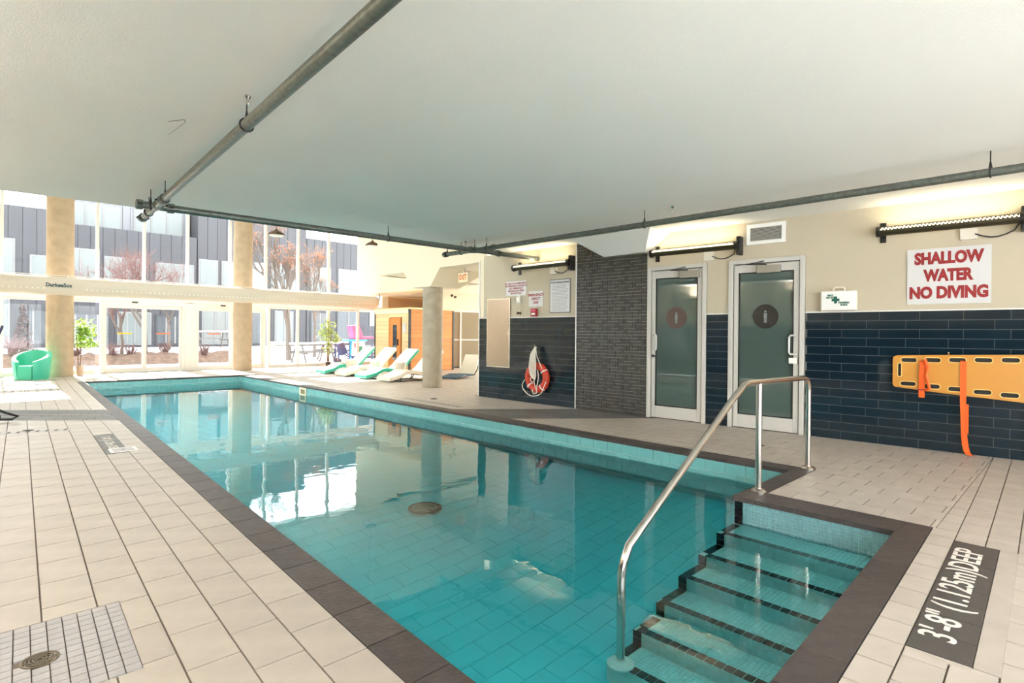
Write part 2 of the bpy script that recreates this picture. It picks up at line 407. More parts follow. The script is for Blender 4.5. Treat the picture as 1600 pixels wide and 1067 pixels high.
def small_drain(x, y, label, r=.045):
    e = empty('floor_drain', (x,y,.001), label=label, cat='drain')
    MB().lathe([(r,-.004),(r,.003),(r*.8,.004),(r*.8,.001)], 16).build('rim', M['grate'], e)
    MB().lathe([(r*.78,-.002),(r*.78,.0025)], 16).build('grate', M['hole'], e)
small_drain(6.21, 2.5, 'small round floor drain behind the handrail post, in front of the two doors', .05)
small_drain(6.06, 8.32, 'small round floor drain between the right pool edge and the concrete column', .07)
small_drain(.47, 8.75, 'small floor drain in the slotted strip on the left deck before the slate band', .06)
def slot_strip(pts, n, label):
    (ax, ay), (bx, by) = pts; e = empty('drain_strip', (ax,ay,0), math.atan2(by-ay, bx-ax), label=label, cat='drain')
    L = math.hypot(bx-ax, by-ay); B(0,L,-.07,.07,-.003,.0012).build('channel', M['mosaic'], e)
    for i in range(n): B(L*(i+.25)/n, L*(i+.6)/n, -.055, .055, -.001, .002).build('slot', M['grout'], e)
slot_strip(((-.5,8.9),(.85,8.55)), 16, 'slotted drain strip in the left deck in front of the slate band')
slot_strip(((5.70,8.75),(5.72,7.1)), 16, 'slotted drain strip beside the right pool edge near the column')
slot_strip(((-.3,14.5),(1.3,14.45)), 14, 'slotted drain strip in the sunlit left deck near the teal tub chair')
e = empty('floor_plaque', (0,0,.001), label='small dark depth marking tile set in the left deck beside the coping', cat='floor sign')
for i in range(5):
    ya = 6.60+.257*i
    MB().prism([sh(.632,ya), sh(.815,ya), sh(.815,ya+.25), sh(.632,ya+.25)], -.008, 0).build('plaque_tile', M['band'], e)
text('lettering', '3\'-8" (1.125m) DEEP', .11, M['text'], e, (1.045,7.24,.001), rot=(0,0,PI/2-.045+PI), bold=.002, ext=.0005)
e = empty('floor_hatch', (1.095,6.66,.001), -.03, label='pale rectangular skimmer hatch in the left deck beside the small plaque', cat='hatch')
e.location = (.985,6.86,.0015)
B(0,.0,0,0,0,0); B(-.01,.22,-.24,.0,-.002,.003).build('lid', M['white'], e); B(.02,.19,-.21,-.03,.003,.0045).build('inset', M['mosaic'], e); B(.095,.115,-.13,-.11,.0045,.006).build('screw', M['dkmetal'], e)

# depth plaque right
e = empty('floor_plaque', (0,0,0), label='long charcoal floor plaque with pale depth lettering on the near right deck', cat='floor sign')
for i in range(8):
    x0 = 2.62+.1955*i
    MB().prism([sk(x0,.27), sk(x0+.192,.27), sk(x0+.192,.47), sk(x0,.47)], -.008, .0015).build('plaque_tile', M['plaque'], e)
MB().prism([sk(2.585,.27), sk(2.615,.27), sk(2.615,.47), sk(2.585,.47)], -.008, .0008).build('edge_tile', M['tile'], e)
MB().prism([sk(2.62,.19), sk(4.19,.19), sk(4.19,.267), sk(2.62,.267)], -.008, .0).build('edge_tile', M['tile'], e)
text('lettering', '3\'-8" (1.125m)DEEP', .175, M['text'], e, sk(3.405,.385)+(.002,), rot=(0,0,.036), bold=.0018, sx=.93, ext=.0006)

# ------------------------------------------------------------------ pool
WZ, PZ = -.19, -.42
pool = empty('swimming_pool', label='long swimming pool basin lined with aqua tiles under dark slate coping', kind='structure')
B(RIN, RIN+.12, 1.84, FAR, -.9, -.03).build('basin_wall', M['poolgrout'], pool)
MB().prism([(LW(.6),.6),(LW(FAR+.1),FAR+.1),(LW(FAR+.1)-.12,FAR+.1),(LW(.6)-.12,.6)], -.9, -.03).build('basin_wall', M['poolgrout'], pool)
B(LW(FAR)-.1, RIN+.1, FAR, FAR+.12, -.9, -.03).build('basin_wall', M['poolgrout'], pool)
MB().prism([(1.0,NI(1.0)),(4.25,NI(4.25)),(4.25,NI(4.25)-.1),(1.0,NI(1.0)-.1)], -.9, -.03).build('basin_wall', M['poolgrout'], pool)
B(4.12, 4.22, .80, 1.84, -.9, -.03).build('basin_wall', M['poolgrout'], pool)
B(4.12, RIN+.1, 1.74, 1.84, -.9, -.03).build('basin_wall', M['poolgrout'], pool)
def fl(x, y):       # bottom dips near the steps to imitate depth seen through refracting water
    t = min(1, max(0, (4.4-math.hypot(x-1.2, y-.8))/3.0)); return PZ-.30*t*t*(3-2*t)
mb = MB(); vs = []; fs = []
for i in range(31):
    for j in range(80): x, y = 1.0+4.4*i/30, .5+15.8*j/79; vs.append((x, y, fl(x, y)-.008))
for i in range(30):
    for j in range(79): a = i*80+j; fs.append((a, a+80, a+81, a+1))
mb.add(vs, fs).build('floor_bed', M['floorgrout'], pool); mb = MB()
for j in range(0, 106):
    y0 = .5+.15*j
    for i in range(-1, 15):
        x0 = 1.15+.3*i+(.15 if j % 2 else 0)
        p = [(x0+.002,y0+.002),(x0+.298,y0+.002),(x0+.298,y0+.148),(x0+.002,y0+.148)]
        for c in ((-1,.042,-1.173-.002),(1,0,RIN-.002)):
            p = clip(p, *c)
            if len(p) < 3: break
        if len(p) > 2 and y0+.15 < FAR:
            n0 = len(mb.v); mb.prism(p, -.01, 0); mb.v[n0:] = [(a, b_, c_+fl(a, b_)) for a, b_, c_ in mb.v[n0:]]
mb.build('floor_tiles', M['poolfloor'], pool, kind='stuff')
# wall tiles: right side in rows, nearest ones single
tiles = []
def walltiles(axis, fixed, a0, a1, sign, rows):
    for r, (z0, z1) in enumerate(rows):
        off = .1 if r % 2 else 0
        n = int((a1-a0)/.2)+2
        for i in range(n):
            u0, u1 = max(a0, a0+.2*i-off)+.0025, min(a1, a0+.2*(i+1)-off)-.0025
            if u1-u0 > .02: tiles.append((axis, fixed, u0, u1, sign, z0+.0025, z1-.0025))
ROWS = [(-.145,-.032),(-.26,-.145),(-.375,-.26),(-.49,-.375)]
walltiles('y', RIN, 1.85, FAR, -1, ROWS)
walltiles('x', FAR, LW(FAR), RIN, -1, ROWS)
def wt_mb(t, mb=None):
    mb = mb or MB(); ax, f, u0, u1, s, z0, z1 = t
    if ax == 'y': mb.box(min(f,f+s*.006), max(f,f+s*.006), u0, u1, z0, z1)
    else: mb.box(u0, u1, min(f,f+s*.006), max(f,f+s*.006), z0, z1)
    return mb
tiles.sort(key=lambda t: (t[5] < -.2, math.hypot(t[1] if t[0] == 'y' else t[2], t[2] if t[0] == 'y' else t[1])))
for t in tiles[:190]: wt_mb(t).build('wall_tile', M['pooltile'], pool)
mb = MB()
for t in tiles[190:]: wt_mb(t, mb)
mb.build('wall_tiles_far', M['pooltile'], pool, kind='stuff')
# coping tiles
cop = []
for j in range(0, 52):
    y0 = .70+.302*j; y1 = min(y0+.296, FAR+.19)
    if y1-y0 < .05: continue
    cop.append([(LO(y0),y0),(LW(y0)+.012,y0),(LW(y1)+.012,y1),(LO(y1),y1)])
for j in range(0, 49):
    y0 = 1.842+.3*j; y1 = min(y0+.295, FAR+.19)
    if y1-y0 > .05: cop.append([(RIN-.012,y0),(ROUT,y0),(ROUT,y1),(RIN-.012,y1)])
for i in range(12):
    x0 = LW(FAR)+.02+.292*i; cop.append([(x0,FAR-.012),(x0+.289,FAR-.012),(x0+.289,FAR+.19),(x0,FAR+.19)])
for i in range(5):
    x0 = 4.105+.27*i; x1 = min(x0+.267, ROUT)
    if x0 < ROUT-.02: cop.append([(x0,1.695),(x1,1.695),(x1,1.852 if x0 < RIN-.05 else 1.84),(x0,1.852)])
for i in range(4):
    y0 = .815+.294*i; y1 = min(y0+.291, 1.692); 
    if y1-y0 > .03: cop.append([(4.108,y0),(4.37,y0),(4.37,y1),(4.108,y1)])
for i in range(12):
    x1 = 4.37-.3*i; x0 = max(x1-.297, 1.02)
    if i == 0: x0 = 4.108
    elif i > 0: x1 = 4.105-.3*(i-1); x0 = max(x1-.297, LO(.7)+.01)
    if x1-x0 < .05: continue
    cop.append([(x0,NO(x0)),(x1,NO(x1)),(x1,NI(x1)+.012 if i else .812),(x0,NI(x0)+.012 if i else .812)])
for p in cop:
    ox, oy = p[0]
    MB().prism([(x-ox,y-oy) for x, y in p], -.034, .0015).build('coping_tile', M['coping'], pool).location = (ox,oy,0)
# water
poly = [(LW(.7),NI(LW(.7))),(4.11,NI(4.11)),(4.11,1.85),(RIN-.006,1.85),(RIN-.006,FAR-.006),(LW(FAR),FAR-.006)]
wm = MB(); wm.add([(x,y,WZ) for x, y in poly], [tuple(range(len(poly)))])
tag(wm.build('pool_water', M['water']), 'clear turquoise water filling the long pool, mirroring the windows', 'water', kind='stuff')
# main drain on the pool floor and a skimmer in the right wall
round_grate('main_drain', *at(664,793,PZ)[:2], .155, 'round dark main drain grate on the pool floor in mid pool', z=PZ+.004, seg=32, gm='hole')
e = empty('skimmer', (RIN-.012,12.1,-.12), label='ivory framed skimmer opening in the far right pool wall', cat='skimmer')
for a in ((-.01,.0,-.17,.17,.05,.085),(-.01,.0,-.17,.17,-.085,-.05),(-.01,0,-.17,-.12,-.05,.05),(-.01,0,.12,.17,-.05,.05)): B(*a).build('frame_bar', M['skim'], e)
B(-.003,.004,-.12,.12,-.05,.05).build('weir', mat('olive weir', (120,110,60), .6), e)

# steps --------------------------------------------------------------
steps = empty('pool_steps', label='submerged pool steps of pale mosaic with black edge tiles beside the handrail', kind='structure')
SX = [3.83, 3.565, 3.30, 3.035, 2.785, 2.53, 2.27]; SZ = [-.205, -.29, -.36, -.44, -.52, -.60, -.68]
SX = [4.12]+SX
nose = []; mos = MB(); mosr = MB()
YE = 1.84
for k in range(6):
    xa, xb, z = SX[k], SX[k+1], SZ[k]     # tread from xa down to xb (leading edge)
    zr = SZ[k-1] if k else -.035
    MB().prism([(xb,NI(xb)),(xa,NI(xa)),(xa,YE),(xb,YE)], -.94, z-.0035).build('step_block', M['poolgrout'], steps)
    # riser mosaic on plane x = xa between z and zr
    nr = max(2, round((zr-z-(.0 if k == 0 else .0))/.026)); y0r = NI(xa)
    ncol = int((YE-.056-y0r)/.026)
    for i in range(ncol):
        for r in range(nr):
            ya = y0r+.026*i; za = z+(zr-z)*r/nr
            (mos if k else mosr).box(xa-.004, xa, ya+.0015, ya+.0245, za+.0015, za+(zr-z)/nr-.0015)
    nc = int((xa-xb-.056)/.026)
    for i in range(nc):
        for r in range(ncol):
            ya = y0r+.026*r; xq = xb+.058+.026*i
            mos.box(xq+.0015, xq+.0245, ya+.0015, ya+.0245, z-.004, z)
    # black nosing along the leading edge and the open side
    for i in range(int((YE-y0r)/.052)):
        ya = y0r+.052*i; nose.append((xb+.001, xb+.056, ya+.003, ya+.049, z-.006, z+.0015))
    for i in range(int((xa-xb)/.052)):
        xq = xb+.059+.05*i
        if xq+.045 < xa: nose.append((xq+.003, xq+.047, YE-.056, YE-.002, z-.006, z+.0015))
    for r in range(max(1, round((zr-z)/.05))):
        n_ = max(1, round((zr-z)/.05)); nose.append((xa-.007, xa-.001, YE-.056, YE-.002, z+(zr-z)*r/n_+.003, z+(zr-z)*(r+1)/n_-.002))
mos.build('mosaic_facing', M['mosa'], steps, kind='stuff'); mosr.build('mosaic_riser', M['mosr'], steps, kind='stuff')
for q in nose: B(*q).build('nosing_tile', M['nosing'], steps)

# handrail -----------------------------------------------------------
hr = empty('handrail', (4.36,1.76,0), label='stainless steel handrail rising from the pool steps to the deck corner', cat='handrail')
def L(p): return (p[0]-4.36, p[1]-1.76, p[2])
ry = 1.765
pts = [(2.55,ry,-.60),(2.55,ry,-.16),(2.555,ry,-.10),(2.575,ry,-.04),(2.62,ry,.03)]
top = (4.05,ry,.83)
for i in range(1, 9): pts.append((2.62+(top[0]-2.62)*i/9, ry, .03+(top[2]-.03)*i/9))
pts += [(4.03,ry,.805),(4.08,ry,.835),(4.16,ry,.848),(4.6,ry,.842),(5.0,ry,.835),(5.30,ry,.832)]
px2 = 5.45
pts += [(px2-.09,ry,.826),(px2-.04,ry,.805),(px2-.01,ry,.765),(px2,ry,.70),(px2,ry,0.0)]
MB().tube([L(p) for p in pts], .0235, 14).build('rail', M['steel'], hr, True)
MB().tube([L((4.36,ry,.002)), L((4.36,ry,.835))], .0235, 14).build('post', M['steel'], hr, True)
for x, z, r, m in ((4.36,.002,.065,'steel'),(px2,.002,.065,'steel'),(2.55,-.60,.075,'white')):
    MB().lathe([(r,0),(r,.008),(r*.8,.018),(.03,.024),(.03,.03)], 20, L((x,ry,z))).build('flange', M[m], hr, True)

# ------------------------------------------------------------------ walls
def wallseg(name, p, q, z0, z1, th, m, label, out=1):
    dx, dy = q[0]-p[0], q[1]-p[1]; l = math.hypot(dx, dy); nx_, ny_ = -dy/l*th*out, dx/l*th*out
    o = MB().prism([p, q, (q[0]+nx_,q[1]+ny_), (p[0]+nx_,p[1]+ny_)], z0, z1).build(name, m); return S(o, label, 'wall')
def along(p, q, t): return (p[0]+(q[0]-p[0])*t, p[1]+(q[1]-p[1])*t)
def wy(y): return (wallx(y), y)
angR = math.atan2(w1[1]-d1[1], w1[0]-d1[0]); angL = math.atan2(b2[1]-b1[1], b2[0]-b1[0])
wallseg('wall_right', b1, b2, 0, CZ, .18, M['wall'], 'cream painted wall above dark tiles behind the life ring')
wallseg('wall_right', b2, d1, 0, CZ, .18, M['dgrout'], 'charcoal stone clad pier between the life ring wall and the doors')
DZ = 2.19
wallseg('wall_right', d1, wy(2.40), DZ, CZ, .18, M['wall'], 'cream wall strip above the two glass doors')
wallseg('wall_right', wy(3.62), wy(3.33), 0, DZ, .18, M['wall'], 'narrow wall pier between the two glass doors')
wallseg('wall_right', wy(2.40), (7.42+.0748*4.5,-4.0), 0, CZ, .18, M['wall'], 'cream painted wall above dark tiles behind the yellow board')
def wains(p, q, label, first, rows=15, tl=.3685, flip=False):
    ang = math.atan2(q[1]-p[1], q[0]-p[0]); l = math.hypot(q[0]-p[0], q[1]-p[1])
    e = empty('wainscot', (p[0],p[1],0), ang, label=label, cat='wall tiling', kind='structure')
    B(0, l, -.008, 0, 0, 1.485).build('grout_bed', M['wgrout'], e)
    for r in range(rows):
        z1 = 1.485-.099*r-.0025; z0 = z1-.094; off = first-(tl/3 if r % 2 else 0)
        i = -1
        while off+tl*i < l:
            a, b = max(0, off+tl*i)+.002, min(l, off+tl*(i+1))-.002
            if b-a > .012: B(a, b, -.016, -.007, z0, z1).build('tile', M['wains'], e)
            i += 1
    return e
wains(b1, b2, 'dark glossy wall tiles below the pool notices and behind the life ring', .2)
wains(wy(3.62), wy(3.33), 'dark glossy wall tiles on the narrow pier between the doors', .15)
wains(wy(2.395), wy(-.35), 'dark glossy wall tiles behind the yellow spine board', .386)
wains((-1.6,-1.0), (-1.6,12.0), 'dark glossy wall tiles on the left wall opposite the doors', .2, tl=.74)
def trimbar(p, q, z0, z1, label, t=.02):
    ang = math.atan2(q[1]-p[1], q[0]-p[0]); l = math.hypot(q[0]-p[0], q[1]-p[1])
    e = B(0, l, -t, 0, z0, z1).build('trim', M['frame']); e.location = (p[0],p[1],0); e.rotation_euler.z = ang; S(e, label, 'trim')
trimbar(b1, b2, 1.486, 1.50, 'pale metal trim on top of the dark tiles at the life ring')
trimbar(wy(3.62), wy(3.33), 1.486, 1.50, 'pale metal trim on top of the dark tiles between the doors')
trimbar(wy(2.40), wy(-4), 1.486, 1.50, 'pale metal trim on top of the dark tiles at the yellow board')
trimbar(b1, along(b1,b2,.008), 0, 2.60, 'pale vertical corner trim at the far end of the life ring wall', .022)
trimbar(along(b1,b2,.994), b2, 0, 2.66, 'pale vertical trim between the life ring wall and the stone pier', .022)

# stone pier pieces
pier = empty('stone_cladding', (b2[0],b2[1],0), math.atan2(d1[1]-b2[1], d1[0]-b2[0]), label='charcoal interlocking stone tiles cladding the pier left of the doors', cat='wall tiling', kind='structure')
PAT = ["AAABBB", "CDDDEF", "CGGHEF", "IIIHJJ", "KLLLJJ", "KMMNNN"]
rects = {}
for r in range(6):
    for c in range(6):
        k = PAT[r][c]; a = rects.setdefault(k, [c,c+1,r,r+1]); a[0] = min(a[0],c); a[1] = max(a[1],c+1); a[2] = min(a[2],r); a[3] = max(a[3],r+1)
plen = math.hypot(d1[0]-b2[0], d1[1]-b2[1])-.01
ps = []
for sx_ in range(5):
    for sz_ in range(9):
        rot = (sx_*2+sz_) % 4
        for (c0, c1, r0, r1) in rects.values():
            if rot % 2: c0, c1 = 6-c1, 6-c0
            if rot > 1: r0, r1 = 6-r1, 6-r0
            x0, x1, z0, z1 = sx_*.294+c0*.049, sx_*.294+c1*.049, sz_*.3+r0*.05, sz_*.3+r1*.05
            x1 = min(x1, plen); z1 = min(z1, 2.655)
            if x1-x0 < .01 or z1-z0 < .01: continue
            ps.append((x0+.0024, x1-.0024, z0+.0024, z1-.0024))
ps.sort(key=lambda q: -(q[1]-q[0])*(q[3]-q[2]))
for i, q in enumerate(ps[:300]): B(q[0], q[1], -.005-random.random()*.005, .0, q[2], q[3]).build('stone_tile', M['dark'], pier)
mb = MB()
for q in ps[300:]: mb.box(q[0], q[1], -.005-random.random()*.005, .0, q[2], q[3])
mb.build('stone_tiles_small', M['dark'], pier, kind='stuff')

# haunch over the pier
def frustum(bot, z0, topp, z1):
    return MB().add([(x,y,z0) for x, y in bot]+[(x,y,z1) for x, y in topp], [(3,2,1,0),(4,5,6,7)]+[(i,(i+1)%4,4+(i+1)%4,4+i) for i in range(4)])
S(frustum([(7.02,4.50),(7.2,4.50),(7.2,5.26),(7.04,5.26)], 2.41, [(6.60,4.15),(7.3,4.15),(7.3,5.60),(6.62,5.60)], 2.68).build('ceiling_haunch', M['ceiling']), 'white sloped ceiling haunch above the charcoal stone pier', 'ceiling haunch')

# left wall, back wall, far right room
S(B(-1.8,-1.6,-1.2,7.6,0,2.67).build('wall_left', M['wall']), 'cream left wall of the pool hall, outside the view', 'wall')
S(B(-1.8,-1.6,7.6,19.2,0,3.0).build('wall_left', M['wallw']), 'tall white left wall of the far part, outside the view', 'wall')
for k in range(3):  # unseen clerestory, added to let sky light onto deck and bulkhead
    w = empty('window_%d' % (55+k), (-1.7,7.8+2.3*k,3.0), label='unseen high clerestory window added on the left side for daylight, bay %s' % ('one two three'.split()[k]), kind='structure')
    B(-.05,.05,0,.08,0,2.12).build('mullion', M['frame'], w); B(-.005,.005,.08,2.3,.05,2.1).build('pane', M['glassc'], w)
S(B(-1.8,-1.6,14.7,19.2,3.0,5.2).build('wall_left', M['wallw']), 'upper left wall near the tall windows, outside the view', 'wall')
for k, (ya, yb, zt) in enumerate(((-4,-2.6,2.67),(-2.6,-1.2,2.67))):  # unseen glazed bays added to bring more daylight into the near hall
    w = empty('window_%d' % (50+k), (-1.7,ya,0), label='unseen tall left side window bay added for daylight, bay %s from the rear' % ('one two three four'.split()[k]), kind='structure')
    B(-.05,.05,0,.08,0,zt).build('mullion', M['frame'], w); B(-.005,.005,.08,yb-ya,.05,zt-.05).build('pane', M['glassc'], w)
S(B(-1.8,8,-4.2,-4,0,.12).build('wall_back', M['wall']), 'low wall under the windows behind the viewer', 'wall')
S(B(6.0,8,-4.2,-4,.12,2.67).build('wall_back', M['wall']), 'cream wall behind the viewer on the right', 'wall')
for i in range(4):  # unseen rear glazing, put in so sky light fills the near half
    x0 = -1.6+1.9*i; w = empty('window_%d' % (30+i), (x0,-4.1,0), label='unseen tall window added behind the viewer for daylight, bay %s from the left wall' % ('one two three four five'.split()[i]), kind='structure')
    B(0,.08,-.04,.04,.12,2.67).build('mullion', M['frame'], w); B(.08,1.9,-.005,.005,.12,2.67).build('pane', M['glassc'], w)
S(B(6.97,14.6,8.0,8.12,0,2.7).build('wall_back', M['wallw']), 'side wall of the alcove behind the life ring wall', 'wall')
for k in range(3):  # unseen openings added to brighten the dark alcove
    w = empty('window_%d' % (60+k), (14.6,8.2+2.2*k,0), label='unseen side window added to brighten the sauna alcove, bay %s' % ('one two three'.split()[k]), kind='structure')
    B(-.05,.05,0,.08,0,2.62).build('mullion', M['frame'], w); B(-.005,.005,.08,2.2,.05,2.6).build('pane', M['glassc'], w)
S(B(14.5,14.7,14.8,19.2,0,2.7).build('wall_right', M['wallw']), 'far right wall of the sauna alcove', 'wall')
S(B(7.15,7.35,8.13,12.04,2.6,5.2).build('wall_right', M['wallw']), 'cream bulkhead wall above the concrete column and exit sign', 'wall')
S(B(7.15,10.55,12.04,12.2,2.6,5.2).build('wall_back', M['wallw']), 'return of the cream bulkhead above the loungers', 'wall')
S(B(10.35,10.55,12.2,19.1,2.6,5.2).build('wall_right', M['wallw']), 'white upper wall right of the tall windows', 'wall')
S(B(11.6,14.6,19.0,19.2,0,2.62).build('wall_far', M['tan']), 'tan wall above and behind the sauna', 'wall')
S(B(11.32,11.6,18.95,19.15,0,2.62).build('trim', M['wallw']), 'white pier at the right end of the window wall behind the sauna', 'pier')
MB().prism([(7.351,8.121),(14.5,8.121),(14.5,18.99),(10.551,18.99),(10.551,12.201),(7.351,12.201)], 2.6, 2.72).build('ceiling', M['wallw'])
S(bpy.data.objects['ceiling'], 'low white ceiling over the sauna alcove', 'ceiling')
S(frustum([(7.15,9.98),(7.95,9.98),(7.95,10.70),(7.15,10.70)], 2.22, [(7.149,9.62),(8.5,9.62),(8.5,11.05),(7.149,11.05)], 2.62).build('column_capital', M['wallw']), 'cream sloped capital on top of the short concrete column', 'capital')
# ceilings
S(MB().prism([(-1.8,-4.2),(8.2,-4.2),(8.2,4),(7.15,8.0),(7.15,7.58),(-1.8,8.1)], CZ, 5.2).build('ceiling', M['ceiling']), 'white painted concrete ceiling over the near pool', 'ceiling')
S(B(-1.8,10.6,7.6,19.85,5.12,5.4).build('ceiling', M['ceiling']), 'high white ceiling over the far end by the tall windows', 'ceiling')

# ------------------------------------------------------------------ doors on the right wall
def door(n, ya, yb, label, disc, hinge, lockside):
    p, q = wy(ya), wy(yb); l = math.hypot(q[0]-p[0], q[1]-p[1]); ang = math.atan2(q[1]-p[1], q[0]-p[0])
    d = empty('door_%d' % n, (p[0],p[1],0), ang, label=label, cat='door', kind='structure')
    for a in ((0,.055,-.03,.17,0,DZ),(l-.055,l,-.03,.17,0,DZ),(.055,l-.055,-.03,.17,DZ-.055,DZ)): B(*a).build('door_frame', M['doorf'], d, bevel=.004)
    for a in ((.055,.065,.03,.1,0,DZ-.055),(l-.065,l-.055,.03,.1,0,DZ-.055)): B(*a).build('door_stop', M['doorf'], d)
    x0, x1, z0, z1 = .068, l-.068, .01, DZ-.065; st = .06
    lf = B(x0,x0+st,-.005,.035,z0,z1); lf.box(x1-st,x1,-.005,.035,z0,z1); lf.box(x0+st,x1-st,-.005,.035,z1-.105,z1); lf.box(x0+st,x1-st,-.005,.035,z0,z0+.17)
    leaf = lf.build('leaf', M['doorf'], d, bevel=.003)
    gk = B(x0+st,x0+st+.012,-.008,.03,z0+.17,z1-.105); gk.box(x1-st-.012,x1-st,-.008,.03,z0+.17,z1-.105); gk.box(x0+st,x1-st,-.008,.03,z0+.17,z0+.182); gk.box(x0+st,x1-st,-.008,.03,z1-.117,z1-.105)
    gk.build('gasket', M['black'], leaf)
    B(x0+st,x1-st,.01,.016,z0+.17,z1-.105).build('pane', M['doorglass'], leaf)
    xc = l/2; zc = 1.45
    dd = MB().lathe([(.155,.004),(.155,.008)], 32, (xc,0,zc), 'y').build('restroom_disc', M[disc], leaf)
    fg = MB().lathe([(.014,.0),(.014,.004)], 12, (xc,0,zc+.062), 'y'); fg.box(xc-.02,xc+.02,0,.004,zc-.02,zc+.042); fg.box(xc-.016,xc-.002,0,.004,zc-.08,zc-.02); fg.box(xc+.002,xc+.016,0,.004,zc-.08,zc-.02)
    fg.build('figure', M['grey'], leaf)
    hx = x0+.03 if lockside < 0 else x1-.03; s = -lockside
    MB().tube([(hx,-.005,.98),(hx,-.03,.98),(hx+s*.05,-.05,.98),(hx+s*.066,-.052,1.0),(hx+s*.066,-.052,1.19),(hx+s*.05,-.05,1.21),(hx,-.03,1.21),(hx,-.005,1.21)], .012, 8).build('handle', M['handle'], d, True)
    if lockside < 0:
        MB().lathe([(.022,-.03),(.022,0)], 14, (hx,0,.90), 'y').build('lock', M['chrome'], d); B(hx,hx+.06,-.05,-.035,.89,.91).build('lever', M['chrome'], d)
    else:
        B(hx-.075,hx+.03,-.03,-.005,.865,.935).build('lock_plate', M['white'], d, bevel=.004); B(hx+.026,hx+.03,-.032,-.005,.86,.94).build('lock_edge', M['black'], d)
    cx = l*.60 if n == 1 else l*.42
    B(cx-.02,cx+.26,-.07,-.005,z1-.125,z1-.03).build('closer_body', M['closer'], d, bevel=.006)
    arm = MB().tube([(cx+.10,-.05,z1-.02),(cx-.12,-.13,z1-.015),(cx+.06,-.035,z1+.03)], .008, 6); arm.build('closer_arm', M['dkmetal'], d)
    # dim room behind
    rm = MB(); rm.add([(-.3,.18,-.0),(l+.3,.18,0),(l+.3,1.6,0),(-.3,1.6,0),(-.3,.18,2.6),(l+.3,.18,2.6),(l+.3,1.6,2.6),(-.3,1.6,2.6)],[(0,1,2,3),(4,7,6,5),(1,2,6,5),(2,3,7,6),(3,0,4,7)])
    rm.build('back_room', M['rockw'], d)
door(1, 4.505, 3.625, 'left glass door with brown disc, beside the charcoal stone pier', 'brown', 1, -1)
door(2, 3.325, 2.405, 'right glass door with black disc, behind the handrail', 'dkdisc', -1, 1)

# ------------------------------------------------------------------ wall lamps
def lamp_tube(p, ang, length, label, z, box=True, group=None, power=None):
    e = empty('wall_lamp', (p[0],p[1],z), ang, label=label, cat='wall lamp', group=group)
    y = -.13; r = .05
    MB().tube([(.03,y,0),(length-.03,y,0)], r, 20).build('tube', M['tube'], e, True)
    for i in range(2):     # spiral of LED dots along the top
        mb = MB(); n = int(length/.034)
        for k in range(n):
            x = .05+(length-.1)*k/(n-1); a = -.08+(.26 if i else 0)
            cy_, cz_ = y-math.cos(a+.35)*r*1.01, math.sin(a+.35)*r*1.01
            mb.box(x-.008+(.012*i), x+.008+(.012*i), cy_-.004, cy_+.004, cz_-.005, cz_+.005)
        mb.build('led_row', M['led'], e)
    for x0, x1, rr in ((0,.035,.058),(length-.045,length,.06)):
        MB().lathe([(rr,x0),(rr,x1)], 18, (0,y,0), 'x').build('end_cap', M['black'], e, True)
    B(.03,.065,y-.01,0,-.02,.02).build('bracket', M['black'], e); B(.02,.075,-.02,0,-.11,.11).build('bracket', M['black'], e)
    B(length-.03,length+.0,y-.055,0,-.02,.02).build('bracket', M['black'], e); B(length-.035,length+.02,-.12,0,-.12,.12).build('bracket', M['black'], e, bevel=.01)
    pts = [(length-.05,y+.02,-.05)]+[(length-.08-.06*k, -.06+.005*k, -.1-.05*math.sin(PI*k/5)) for k in range(6)]
    MB().tube(pts, .007, 6).build('cable', M['blackp'], e, True)
    if box: B(length-.5,length-.36,-.03,0,-.15,-.03).build('junction_box', M['offw'], e)
    la = bpy.data.lights.new('lamp_light', 'AREA'); la.shape = 'RECTANGLE'; la.size = length-.15; la.size_y = .05; la.energy = power or TUBE_W; la.color = (1, .88, .60) if not power else (1, .97, .93)
    lo = bpy.data.objects.new('lamp_light', la); COL.objects.link(lo); lo.parent = e; lo.location = (length/2, y, r+.012); lo.rotation_euler = (PI, 0, 0)
    return e
lamp_tube(wy(7.10), angL, 1.26, 'black tube wall lamp above the pool notices and life ring', 2.36)
lamp_tube(wy(4.40), angR, 1.24, 'black tube wall lamp above the two glass doors', 2.37)
lamp_tube(wy(1.66), angR, 1.22, 'black tube wall lamp above the large red no diving sign', 2.365)
for i, yy in enumerate((-2.6, .2, 3.0, 5.8)):  # unseen lamps added along the left wall to lift the dim ceiling
    lamp_tube((-1.6, yy), PI/2, 1.24, 'unseen black tube wall lamp added on the left wall as fill, %s from the windows behind the viewer' % ('first second third fourth'.split()[i]), 2.30, group='added fill lamps on the left wall', power=(2.0, 14.0, TUBE_FILL, TUBE_FILL)[i])
lamp_tube(wy(-1.2), angR, 1.22, 'black tube wall lamp on the right wall behind the viewer', 2.365)

